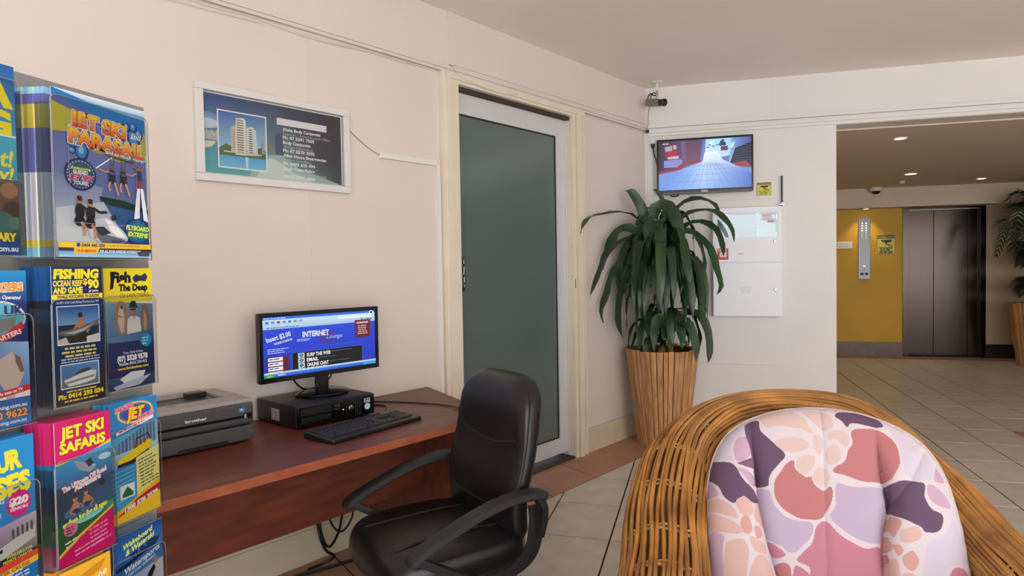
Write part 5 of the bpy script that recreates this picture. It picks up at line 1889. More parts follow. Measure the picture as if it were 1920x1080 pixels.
c.text('hing.com.au', 110, 260, 6, WHT, w=46, align='r', bold=0.02)
brochure('fishing charters leaflets', 'blue fishing charters leaflet with orange digits cropped at the left edge', c, 0.744, 1.050, 0.119, 0.260, 0.083, 3,
         [(22, (40, 140, 205), (30, 60, 130)), (30, (34, 44, 108), (34, 44, 108)), (30, (80, 110, 170), (80, 110, 170)), (18, (30, 100, 170), (30, 110, 180))], 'cropped blue fishing charters', 0.012, 0.001)
pocket(0.738, 0.870, 1.042, 0.0865, 0.195)

# ---- row 2, dark blue fishing leaflet
c = Canvas(103, 251)
c.quad([(0, 0), (103, 0), (103, 52), (0, 52)], [(20, 50, 110), (20, 44, 100), (16, 30, 76), (20, 60, 120)])
for i in range(5):
    c.poly([(0, 8 + i * 9), (30, 5 + i * 9), (60, 10 + i * 9), (60, 13 + i * 9), (30, 8 + i * 9), (0, 11 + i * 9)], (30, 92, 150))
c.text('FISHING', 5, 21, 16, (240, 220, 50), w=90, bold=0.06, shear=0.1, out=(20, 24, 50), ow=0.04)
c.text('OCEAN REEF', 3, 35, 10, (240, 220, 50), w=58, bold=0.04, shear=0.1)
c.text('$', 63, 33, 11, (240, 220, 50), w=8, bold=0.03)
c.text('90', 73, 40, 16, (240, 220, 50), w=22, bold=0.05)
c.text('AND GAME', 3, 48, 10.5, (240, 220, 50), w=58, bold=0.05, shear=0.1)
c.text('per person', 74, 47, 4.5, WHT, w=20, bold=0.02)
c.rect(0, 50, 103, 9, (236, 214, 70)).text("*WHALE WATCHING 'IN SEASON'", 8, 57, 5.5, (40, 36, 60), w=88, bold=0.04)
c.quad([(0, 59), (103, 59), (103, 251), (0, 251)], [(20, 70, 130), (20, 60, 120), (14, 14, 22), (16, 16, 26)])
c.text("It's BK's Gold Coast Fishing Charters, Est. 1991", 8, 67, 4.5, (220, 226, 240), w=86, bold=0.02)
c.rect(7, 71, 88, 71, (226, 232, 238))
c.quad([(9, 73), (93, 73), (93, 108), (9, 108)], [(40, 88, 160), (40, 90, 165), (110, 160, 206), (120, 165, 206)])
c.rect(9, 106, 84, 34, (40, 52, 66))
c.poly([(30, 140), (34, 122), (62, 118), (66, 140)], (50, 48, 44)).poly([(9, 132), (24, 128), (30, 140), (9, 140)], (196, 190, 180)).poly([(66, 130), (93, 126), (93, 140), (66, 140)], (206, 202, 194))
c.ell(54, 94, 5.5, 7.5, (186, 122, 88), 14).rect(49.5, 91, 9.5, 2.6, (30, 26, 24)).ell(54, 88, 5.5, 3.4, (60, 40, 28), 12)
c.ell(54, 108, 9, 8, (190, 126, 92), 14).line([(60, 106), (72, 116), (66, 122)], 5, (190, 126, 92)).line([(47, 106), (40, 116)], 5, (190, 126, 92))
c.poly([(8, 120), (14, 116), (24, 116), (40, 114), (54, 112), (72, 106), (86, 102), (95, 98), (91, 106), (95, 112), (84, 110), (60, 121), (40, 126), (24, 126), (12, 124)], (104, 108, 112)).poly([(20, 121), (40, 118), (60, 114), (84, 106), (60, 119), (40, 123)], (178, 180, 182))
c.greek(12, 147, 80, 3, 7, 3.6, (226, 210, 120), 4, align='c')
c.greek(8, 167, 88, 2, 5, 2.4, (190, 200, 230), 5, align='c')
c.rect(10, 177, 80, 45, (214, 222, 232))
c.quad([(12, 179), (88, 179), (88, 220), (12, 220)], [(70, 120, 190), (80, 140, 200), (100, 112, 104), (84, 96, 92)])
c.poly([(16, 206), (40, 200), (66, 192), (84, 196), (80, 212), (60, 216), (26, 218)], (206, 208, 208)).poly([(36, 199), (50, 190), (68, 188), (74, 193), (52, 197)], (60, 66, 78)).poly([(20, 209), (80, 203), (78, 207), (22, 213)], (120, 130, 140))
c.greek(12, 226, 80, 1, 5, 2.6, (226, 200, 60), 8, align='c')
c.text('Ph: 0414 293 034', 5, 239, 8, (240, 214, 50), w=92, bold=0.05)
c.greek(10, 243, 80, 1, 5, 2.8, (226, 200, 60), 9, align='c')
brochure('fishing ocean reef leaflets', 'dark blue leaflet reading FISHING OCEAN REEF AND GAME in the thick stack', c, 0.907, 1.065, 0.103, 0.251, 0.085, 6,
         [(24, (30, 90, 150), (20, 60, 120)), (6, (40, 44, 60), (30, 34, 50)), (10, (24, 80, 130), (24, 60, 110)), (50, (22, 26, 60), (20, 22, 40)), (10, (16, 16, 20), (16, 16, 20))], 'FISHING OCEAN REEF', 0.0085, 0.001)
pocket(0.902, 1.016, 1.057, 0.0875, 0.200)

# ---- row 2, fish the deep
c = Canvas(121, 247)
c.rect(0, 0, 121, 70, (240, 226, 40), (226, 206, 50))
c.text('Fish', 18, 28, 20, (20, 20, 40), w=46, bold=0.06)
c.poly([(18, 8), (28, 10), (22, 40), (14, 44)], (20, 20, 40))
c.poly([(70, 20), (80, 12), (92, 16), (104, 10), (110, 18), (104, 28), (90, 26), (76, 30)], (40, 50, 90))
c.text('The Deep', 36, 46, 13, (20, 20, 40), w=72, bold=0.06)
c.text('CHARTERS', 36, 60, 8, (40, 36, 40), w=76, bold=0.0)
c.quad([(0, 66), (121, 76), (121, 150), (0, 150)], [(120, 160, 196), (90, 130, 170), (60, 84, 120), (80, 120, 160)])
c.poly([(34, 66), (44, 68), (54, 76), (58, 92), (55, 112), (49, 132), (47, 150), (36, 152), (33, 134), (24, 116), (20, 98), (25, 78)], (150, 122, 102))
c.poly([(36, 78), (44, 84), (47, 104), (44, 130), (38, 132), (31, 112), (31, 92)], (200, 178, 158)).ell(40, 80, 3, 3, (60, 44, 36), 10).line([(30, 96), (42, 100)], 2, (112, 88, 74))
c.poly([(54, 106), (62, 99), (76, 99), (86, 104), (89, 130), (88, 162), (54, 162), (52, 130)], (208, 202, 198)).poly([(66, 99), (72, 108), (77, 99)], (170, 160, 156))
c.ell(69, 86, 8.5, 11.5, (156, 108, 86), 16).poly([(59, 82), (61, 72), (68, 67), (76, 69), (80, 80), (86, 83), (70, 82)], (40, 42, 46)).rect(62, 84, 14, 3, (46, 40, 40))
c.poly([(92, 80), (100, 74), (107, 82), (111, 100), (109, 124), (104, 150), (94, 152), (91, 126), (88, 102)], (128, 100, 82)).poly([(96, 90), (102, 96), (104, 118), (99, 138), (95, 120)], (172, 146, 124))
c.quad([(0, 140), (121, 130), (121, 247), (0, 247)], [(100, 140, 176), (60, 84, 130), (30, 40, 96), (34, 46, 104)])
c.quad([(0, 150), (121, 152), (121, 222), (0, 222)], [(44, 60, 110), (34, 48, 96), (24, 34, 84), (24, 34, 84)])
c.ell(100, 152, 15, 14, (30, 140, 190), 20).greek(90, 146, 20, 3, 6, 2.4, (190, 220, 236), 3)
c.text('Tony, Chris & Sean', 40, 176, 5, (226, 230, 240), w=50, bold=0.01)
c.text('(07) 5528 9578', 26, 190, 10.5, WHT, w=76, bold=0.05)
c.text('Mobile: 0416 224 412', 30, 199, 6, (220, 226, 236), w=70, bold=0.03)
c.text('www.fishthedeep.com', 26, 208, 5.5, (236, 214, 60), w=78, bold=0.03)
c.poly([(30, 226), (60, 214), (96, 216), (88, 230), (44, 238)], (210, 214, 220)).poly([(14, 240), (60, 232), (110, 226), (80, 244), (20, 247)], (170, 180, 200))
brochure('fish the deep leaflets', 'yellow topped leaflet reading Fish The Deep CHARTERS', c, 1.051, 1.064, 0.121, 0.249, 0.045, 3,
         [(28, (226, 210, 60), (206, 190, 60)), (30, (110, 140, 170), (80, 110, 150)), (42, (40, 56, 106), (30, 40, 90))], 'Fish The Deep', 0.009, 0.0014)
pocket(1.046, 1.178, 1.056, 0.0475, 0.200)

# ---- row 3, cropped cruises
c = Canvas(119, 270)
c.rect(0, 0, 119, 270, (30, 140, 210), (20, 120, 196))
c.text('OUR', 96, 50, 30, (240, 226, 50), w=62, align='r', bold=0.06, rot=3)
c.text('ISES', 110, 92, 32, (240, 226, 50), w=64, align='r', bold=0.06, rot=3)
c.text('NING', 66, 104, 8, WHT, w=28, align='r', bold=0.01)
c.text('ND', 54, 116, 8, WHT, w=14, align='r', bold=0.01)
c.text('NCH', 60, 127, 8, WHT, w=20, align='r', bold=0.01)
for i in range(12):
    a = 2 * PI * i / 12
    c.ell(90 + 16 * math.cos(a), 112 + 18 * math.sin(a), 5.5, 5.5, (206, 30, 120), 10)
c.ell(90, 112, 18, 19, (206, 30, 120), 20)
c.text('$20', 90, 113, 12, WHT, w=30, align='c', bold=0.06)
c.text('SENIORS', 90, 122, 5, WHT, w=30, align='c', bold=0.03)
c.quad([(0, 148), (119, 134), (119, 200), (0, 206)], [(150, 130, 170), (190, 176, 190), (120, 110, 110), (90, 84, 84)])
c.poly([(10, 190), (90, 166), (116, 158), (116, 178), (60, 196), (12, 204)], (190, 190, 186)).poly([(14, 192), (60, 178), (60, 184), (16, 198)], (40, 44, 54))
for i in range(5):
    c.rect(76 + i * 8, 152 - i, 4, 16, (70, 76, 90))
c.rect(0, 196, 119, 12, (50, 50, 52))
c.text('AVAILABLE FOR', 110, 195, 5, (226, 214, 90), w=44, align='r', bold=0.03, rot=4)
c.text('PRIVATE CHARTER', 110, 202, 5, (226, 214, 90), w=50, align='r', bold=0.03, rot=4)
c.poly([(0, 212), (119, 200), (119, 210), (0, 222)], (226, 74, 56)).poly([(0, 224), (119, 210), (119, 220), (0, 235)], (240, 206, 60))
c.text('TER CRUISE', 104, 220, 6, (206, 80, 40), w=50, align='r', bold=0.04, rot=5)
c.greek(30, 228, 80, 4, 6, 3, (210, 230, 244), 3, rot=5)
c.poly([(0, 262), (119, 246), (119, 254), (0, 270)], (240, 206, 60))
brochure('harbour cruises leaflets', 'bright blue cruises leaflet with pink $20 burst cropped at the left edge', c, 0.746, 0.760, 0.119, 0.270, 0.083, 3,
         [(50, (30, 136, 206), (30, 130, 200)), (25, (120, 110, 120), (90, 84, 84)), (8, (230, 120, 60), (236, 200, 60)), (17, (30, 130, 200), (30, 130, 200))], 'cropped cruises', 0.012, 0.001)
pocket(0.740, 0.871, 0.752, 0.0865, 0.200)

# ---- row 3, pink jet ski safaris
c = Canvas(115, 261)
c.rect(0, 0, 115, 261, (206, 24, 106))
c.text('JET SKI', 12, 32, 20, (240, 226, 60), w=88, bold=0.05, rot=1, out=(90, 30, 60), ow=0.03, shear=0.05)
c.text('SAFARIS', 10, 58, 18, (240, 226, 60), w=92, bold=0.05, rot=1, out=(90, 30, 60), ow=0.03, shear=0.05)
c.poly([(0, 74), (60, 72), (115, 54), (115, 60), (64, 78), (0, 80)], (240, 200, 60))
c.quad([(0, 78), (115, 60), (115, 140), (0, 150)], [(40, 150, 210), (70, 170, 220), (40, 60, 120), (30, 40, 80)])
c.ell(100, 84, 14, 6, (190, 216, 232), 14).ell(70, 96, 10, 5, (170, 206, 228), 14)
c.quad([(0, 118), (115, 120), (115, 190), (0, 190)], [(40, 50, 90), (60, 80, 130), (50, 110, 110), (30, 70, 80)])
c.poly([(36, 76), (60, 86), (80, 100), (66, 106), (44, 94)], (150, 160, 174)).poly([(58, 84), (70, 78), (76, 92), (66, 96)], (40, 44, 60))
c.text('The Ultimate Off Road', 12, 128, 9, WHT, w=92, rot=10, bold=0.06, out=(200, 30, 90), ow=0.07)
c.text('Adventure', 36, 132, 10, WHT, w=54, rot=10, bold=0.06, out=(200, 30, 90), ow=0.07)
c.ell(46, 170, 34, 12, (70, 110, 150), 20)
for x, y in ((36, 158), (58, 152)):
    c.ell(x, y + 4, 8, 11, (188, 128, 98), 16).ell(x - 1, y - 12, 4.6, 5.6, (196, 138, 108), 14).ell(x - 1, y - 16, 5, 3.4, (92, 58, 36), 12).ell(x + 1, y + 11, 9, 5, (30, 60, 110), 12)
c.line([(30, 156), (24, 168), (34, 174)], 3.6, (182, 122, 92)).line([(44, 156), (52, 166)], 3.6, (182, 122, 92)).line([(64, 150), (72, 160), (64, 168)], 3.6, (182, 122, 92))
c.poly([(70, 150), (88, 134), (104, 150), (100, 162), (76, 164)], (60, 84, 130)).ell(92, 132, 6, 7, (40, 44, 60), 12)
c.quad([(0, 186), (115, 172), (115, 206), (0, 250)], [(40, 96, 60), (60, 150, 140), (40, 100, 60), (30, 76, 44)])
c.ell(64, 186, 30, 7, (130, 206, 214), 18, rot=-8)
c.text('endless fun for all ages', 10, 192, 10, (226, 236, 110), w=92, rot=9, bold=0.05, out=(40, 70, 40), ow=0.05)
c.ell(24, 198, 14, 12, (206, 120, 150), 18).greek(15, 193, 18, 3, 5, 2.6, (120, 30, 70), 3)
c.greek(12, 220, 44, 3, 7, 3, (214, 220, 210), 5, rot=10)
c.poly([(0, 238), (40, 214), (115, 182), (115, 186), (44, 218), (0, 244)], (240, 190, 50))
c.poly([(0, 244), (44, 219), (115, 187), (115, 261), (0, 261)], (206, 24, 106))
c.greek(60, 212, 50, 5, 8, 3.4, (236, 130, 180), 7, rot=8)
c.greek(30, 240, 76, 2, 8, 2.6, (240, 170, 200), 8, rot=8)
brochure('jet ski safaris leaflets', 'pink leaflet reading JET SKI SAFARIS in a thick stack', c, 0.902, 0.775, 0.116, 0.262, 0.085, 6,
         [(29, (206, 40, 110), (196, 30, 100)), (15, (50, 130, 180), (40, 90, 140)), (20, (40, 50, 90), (50, 70, 110)), (22, (50, 110, 80), (40, 90, 56)), (14, (196, 30, 100), (190, 30, 96))], 'JET SKI SAFARIS', 0.0085, 0.001)
pocket(0.897, 1.024, 0.767, 0.0875, 0.200)

# ---- row 3, jet boating
c = Canvas(121, 242)
c.rect(0, 0, 121, 242, (40, 130, 200), (50, 150, 210))
c.ell(64, 26, 46, 22, (226, 190, 70), 28).ell(64, 26, 41, 18, (40, 110, 190), 28).ell(64, 27, 34, 14, (70, 80, 160), 24)
c.text('JET', 64, 38, 22, (246, 190, 50), w=44, align='c', bold=0.06, shear=0.15, out=(120, 30, 60), ow=0.05)
c.text('PARADISE', 14, 20, 9, (226, 60, 90), w=46, bold=0.05, shear=0.2, rot=9, out=(235, 235, 240), ow=0.05)
c.text('BOATING', 70, 44, 8, (226, 60, 90), w=42, bold=0.05, shear=0.2, rot=9, out=(235, 235, 240), ow=0.05)
c.poly([(14, 58), (110, 40), (110, 47), (14, 65)], (230, 226, 230)).greek(20, 58, 84, 1, 5, 3, (206, 50, 70), 3, rot=10.5)
c.quad([(0, 70), (121, 52), (121, 120), (0, 120)], [(70, 170, 216), (110, 190, 226), (170, 190, 200), (120, 160, 186)])
for i in range(12):
    hh = 20 + (i * 37) % 34
    c.rect(8 + i * 9, 104 - hh, 6, hh, (120 - (i * 13) % 40, 130 - (i * 11) % 40, 150))
c.quad([(0, 104), (121, 96), (121, 150), (0, 150)], [(160, 196, 214), (190, 210, 220), (60, 130, 180), (50, 130, 190)])
c.poly([(14, 116), (60, 100), (96, 88), (104, 92), (96, 110), (50, 124), (18, 126)], (236, 206, 30)).poly([(14, 124), (50, 122), (96, 108), (92, 118), (40, 134), (14, 134)], (40, 40, 50)).line([(60, 100), (62, 82), (94, 76), (100, 92)], 2.5, (40, 40, 46))
for x in (64, 74, 84):
    c.ell(x, 94 - (x - 64) * 0.2, 4, 5, (140, 90, 70), 10)
c.quad([(0, 130), (121, 130), (121, 242), (0, 242)], [(40, 130, 190), (60, 150, 200), (60, 170, 210), (60, 170, 210)])
for i in range(8):
    c.line([(0, 140 + i * 9), (56, 136 + i * 8)], 2, (120, 190, 220))
c.poly([(60, 120), (121, 106), (121, 176), (60, 200)], (226, 220, 140)).greek(64, 126, 50, 9, 7, 3, (110, 110, 70), 4, rot=8)
c.rect(18, 168, 36, 28, (226, 230, 230)).poly([(22, 188), (36, 172), (52, 188)], (40, 110, 70)).rect(24, 188, 26, 5, (40, 110, 70))
c.poly([(0, 220), (50, 204), (121, 176), (121, 200), (0, 232)], (236, 180, 40)).poly([(10, 228), (60, 204), (121, 188), (121, 206), (30, 228)], (190, 34, 50))
c.text('1300 538 2538', 28, 224, 9, WHT, w=88, bold=0.05, rot=10, shear=0.15, out=(120, 20, 40), ow=0.03)
c.poly([(0, 232), (121, 204), (121, 242), (0, 242)], (240, 196, 50))
brochure('jet boating leaflets', 'blue leaflet with a yellow jet boat and the word JET', c, 1.054, 0.790, 0.121, 0.247, 0.045, 3,
         [(40, (50, 140, 206), (80, 160, 210)), (44, (70, 150, 200), (60, 160, 206)), (16, (236, 186, 50), (236, 190, 50))], 'jet boating', 0.009, 0.0014)
pocket(1.049, 1.181, 0.782, 0.0475, 0.200)

# ---- row 4
c = Canvas(104, 245)
c.rect(0, 0, 104, 245, (236, 180, 50), (206, 120, 30))
c.poly([(40, 20), (70, 12), (96, 8), (80, 26), (60, 30)], (206, 140, 30))
c.ell(34, 44, 12, 10, (30, 24, 20), 20).ell(35, 45, 9, 7.5, (230, 168, 46), 20).line([(44, 40), (54, 36)], 3, (30, 24, 20))
c.text('Escape', 40, 52, 15, WHT, w=58, rot=14, shear=0.3, bold=0.01)
brochure('orange card leaflets', 'orange card with white script in the bottom row of the stand', c, 0.904, 0.520, 0.104, 0.245, 0.085, 2,
         [(100, (226, 160, 50), (206, 130, 40))], 'orange script', 0.012, 0.001)
pocket(0.899, 1.016, 0.512, 0.0875, 0.180)
c = Canvas(125, 245)
c.quad([(0, 0), (125, 0), (125, 110), (0, 110)], [(24, 74, 140), (20, 66, 130), (70, 130, 190), (40, 110, 176)])
c.text('Wakeboard', 26, 32, 11, (226, 236, 80), w=76, rot=12, shear=0.35, bold=0.02)
c.text('& Waterski', 30, 46, 11, (226, 236, 80), w=76, rot=12, shear=0.35, bold=0.02)
c.poly([(4, 66), (50, 58), (118, 34), (110, 46), (50, 66), (8, 74)], (18, 40, 80))
c.text('TUNES', 44, 62, 15, (20, 44, 90), w=66, rot=12, bold=0.06)
c.text('Watersports', 28, 84, 12, WHT, w=92, rot=13, shear=0.35, bold=0.02)
c.text('Gold Coast Queensland', 34, 92, 6, WHT, w=72, rot=13, bold=0.01, shear=0.2)
c.quad([(0, 100), (125, 86), (125, 245), (0, 245)], [(60, 130, 186), (190, 190, 196), (170, 176, 180), (90, 130, 170)])
c.poly([(70, 124), (86, 104), (100, 92), (104, 102), (92, 120), (80, 140), (62, 150)], (36, 30, 34)).ell(104, 86, 6, 7, (196, 120, 90), 12)
brochure('wakeboard leaflets', 'blue leaflet reading Wakeboard and Waterski at the lower right of the stand', c, 1.052, 0.520, 0.127, 0.243, 0.045, 4,
         [(8, (150, 156, 176), (60, 70, 110)), (42, (70, 80, 110), (60, 100, 150)), (50, (120, 150, 180), (120, 150, 180))], 'wakeboard', 0.008, 0.0022)
pocket(1.047, 1.184, 0.512, 0.0475, 0.200)

# ================================================================== WICKER ARMCHAIR
WC = (0.27, 1.80)
wc = thing('wicker_armchair', 'round honey coloured wicker armchair with thick rolled rim in the foreground', 'armchair', (WC[0], WC[1], 0), 0)
# the rim's upper outer edge, from the left arm's front round the back to the right arm's front
RIM = [(-0.17, 1.25, 0.45), (-0.17, 1.45, 0.462), (-0.17, 1.65, 0.485), (-0.172, 1.85, 0.519), (-0.177, 2.0, 0.586), (-0.152, 2.19, 0.69), (-0.093, 2.28, 0.752), (-0.018, 2.345, 0.797), (0.058, 2.395, 0.820), (0.165, 2.435, 0.836), (0.31, 2.455, 0.842),
       (0.465, 2.435, 0.833), (0.562, 2.395, 0.806), (0.638, 2.345, 0.765), (0.713, 2.28, 0.69), (0.772, 2.19, 0.635), (0.818, 2.0, 0.566), (0.845, 1.85, 0.535), (0.855, 1.65, 0.505), (0.86, 1.45, 0.480), (0.86, 1.25, 0.46)]
RIMP = smooth_path([(x - WC[0], y - WC[1], z) for x, y, z in RIM], 6)
NQ = 90
_cum = [0.0]
for _a, _b in zip(RIMP[:-1], RIMP[1:]):
    _cum.append(_cum[-1] + (_b - _a).length)


def rim_path(q):
    """Plan point of the roll's centre, outward direction, centre height, half width, half height."""
    d = min(max(q, 0.0), 1.0) * _cum[-1]
    k = 0
    while k < len(_cum) - 2 and _cum[k + 1] < d:
        k += 1
    t = (d - _cum[k]) / max(1e-9, _cum[k + 1] - _cum[k])
    p = RIMP[k].lerp(RIMP[k + 1], t)
    a, c = RIMP[max(0, k - 3)], RIMP[min(len(RIMP) - 1, k + 4)]
    T = (c - a)
    T.z = 0
    T.normalize()
    n = Vector((-T.y, T.x, 0))
    side = (p.x + WC[0] - 0.31) / 0.5
    rw = 0.092 - 0.022 * max(-1, min(1, side))
    rw *= 0.80 + 0.20 * min(1, abs(side))
    rh = 0.082
    return Vector((p.x, p.y, 0)) - n * rw * 0.72, n, p.z - rh * 0.70, rw, rh


def rim_pt(q, phi, grow=1.0):
    p, n, zc, rw, rh = rim_path(q)
    e = min(q, 1 - q)
    dip = 0.10 * ((0.05 - e) / 0.05) ** 2 if e < 0.05 else 0.0
    return p + n * (rw * grow * math.cos(phi)) + Vector((0, 0, zc - dip + rh * grow * math.sin(phi)))


rg = random.Random(5)
NC = 34
for i in range(NC):
    t = i / (NC - 1)
    phi = math.radians(215 - 275 * t)          # from the inside, over the top, to the outer flank
    ph, am, fr = rg.uniform(0, 6), rg.uniform(0.02, 0.075), rg.uniform(2, 6)
    ph2, am2 = rg.uniform(0, 6), rg.uniform(0.01, 0.035)
    gr = rg.uniform(0.98, 1.03)
    pts = [rim_pt(k / NQ, phi + am * math.sin(fr * 2 * PI * k / NQ + ph), gr + am2 * math.sin(7 * PI * k / NQ + ph2)) for k in range(NQ + 1)]
    b = new_bm()
    tube(b, pts, rg.uniform(0.0060, 0.0076), 6)
    obj('cane', b, 'cane', wc, True)
# outer skirt canes below the rim, down to the base
NS = 24
for i in range(NS):
    t = (i + 0.5) / NS
    b = new_bm()
    pts = []
    for k in range(NQ + 1):
        p, n, zc, rw, rh = rim_path(k / NQ)
        z1 = zc - rh * 0.85
        off = rw * 0.80 - 0.05 * math.sin(PI * t) - 0.02 * t
        pts.append(p + n * off + Vector((0, 0, z1 + (0.035 - z1) * t + 0.003 * math.sin(9 * k / NQ + i))))
    tube(b, pts, 0.0062, 5)
    obj('skirt_cane', b, 'cane', wc, True)
# woven body under the canes, coloured dark so the gaps look shaded
b = new_bm()
rings = []
for k in range(NQ + 1):
    q = k / NQ
    ring = [b.verts.new(rim_pt(q, math.radians(225 - 290 * j / 14), 0.86)) for j in range(15)]
    p, n, zc, rw, rh = rim_path(q)
    ring.append(b.verts.new(p + n * rw * 0.25 + Vector((0, 0, 0.20))))
    ring.append(b.verts.new(p + n * rw * 0.35 + Vector((0, 0, 0.03))))
    rings.append(ring)
for r0, r1 in zip(rings[:-1], rings[1:]):
    for j in range(len(r0) - 1):
        b.faces.new((r0[j], r0[j + 1], r1[j + 1], r1[j]))
obj('woven_body', b, 'cane_dark', wc, True, sharp=0)
# cross bindings that hold the rim canes together
for q in [0.05 + 0.90 * i / 17 for i in range(18)]:
    for dq in (0.0, 0.005):
        b = new_bm()
        pts = []
        for j in range(48):
            phi = math.radians(210 - 268 * j / 47)
            pts.append(rim_pt(q + dq + 0.0022 * math.sin(j * 0.12 + q * 40), phi, 0.965 + 0.020 * math.sin(j * 1.9 + (0 if dq else PI))))
        tube(b, pts, 0.0040, 5)
        obj('binding', b, 'binding', wc, True)
# seat deck, base rings and inner uprights
b = new_bm()
poly = []
for k in range(NQ + 1):
    p, n = rim_path(k / NQ)[:2]
    pp = p - n * 0.01
    poly.append((pp.x, pp.y))
prism(b, poly[::-1], 0.285, 0.305)
obj('seat_deck', b, 'cane_dark', wc)
for zz, off in ((0.012, 0.05), (0.305, 0.0)):
    b = new_bm()
    tube(b, [rim_path(k / NQ)[0] + rim_path(k / NQ)[1] * off + Vector((0, 0, zz)) for k in range(NQ + 1)], 0.0118, 8)
    obj('base_ring', b, 'cane', wc, True)
for i in range(26):
    p, n, zc, rw, rh = rim_path(0.04 + 0.92 * i / 25)
    pts = [p - n * rw * 0.6 + Vector((0, 0, 0.305)), p - n * rw * 0.75 + Vector((0, 0, 0.305 + (zc - 0.305) * 0.5)), p - n * rw * 0.8 + Vector((0, 0, zc - rh * 0.6))]
    b = new_bm()
    tube(b, smooth_path(pts, 4), 0.0055, 5)
    obj('upright', b, 'cane', wc, True)
for i in range(10):
    b = new_bm()
    tube(b, [rim_path(k / NQ)[0] - rim_path(k / NQ)[1] * rim_path(k / NQ)[3] * 0.82 + Vector((0, 0, 0.32 + (rim_path(k / NQ)[2] - 0.06 - 0.32) * i / 9)) for k in range(NQ + 1)], 0.0045, 5)
    obj('inner_cane', b, 'cane', wc, True)
for zz, rr in ((0.012, 0.0118), (0.295, 0.014)):
    b = new_bm()
    tube(b, [(-0.36, -0.54, zz), (0.50, -0.54, zz)], rr, 8)
    obj('front_rail', b, 'cane', wc, True)
for sx in (-0.36, 0.50):
    b = new_bm()
    tube(b, [(sx, -0.54, 0.0), (sx, -0.54, 0.36)], 0.020, 10)
    obj('front_post', b, 'cane', wc, True)

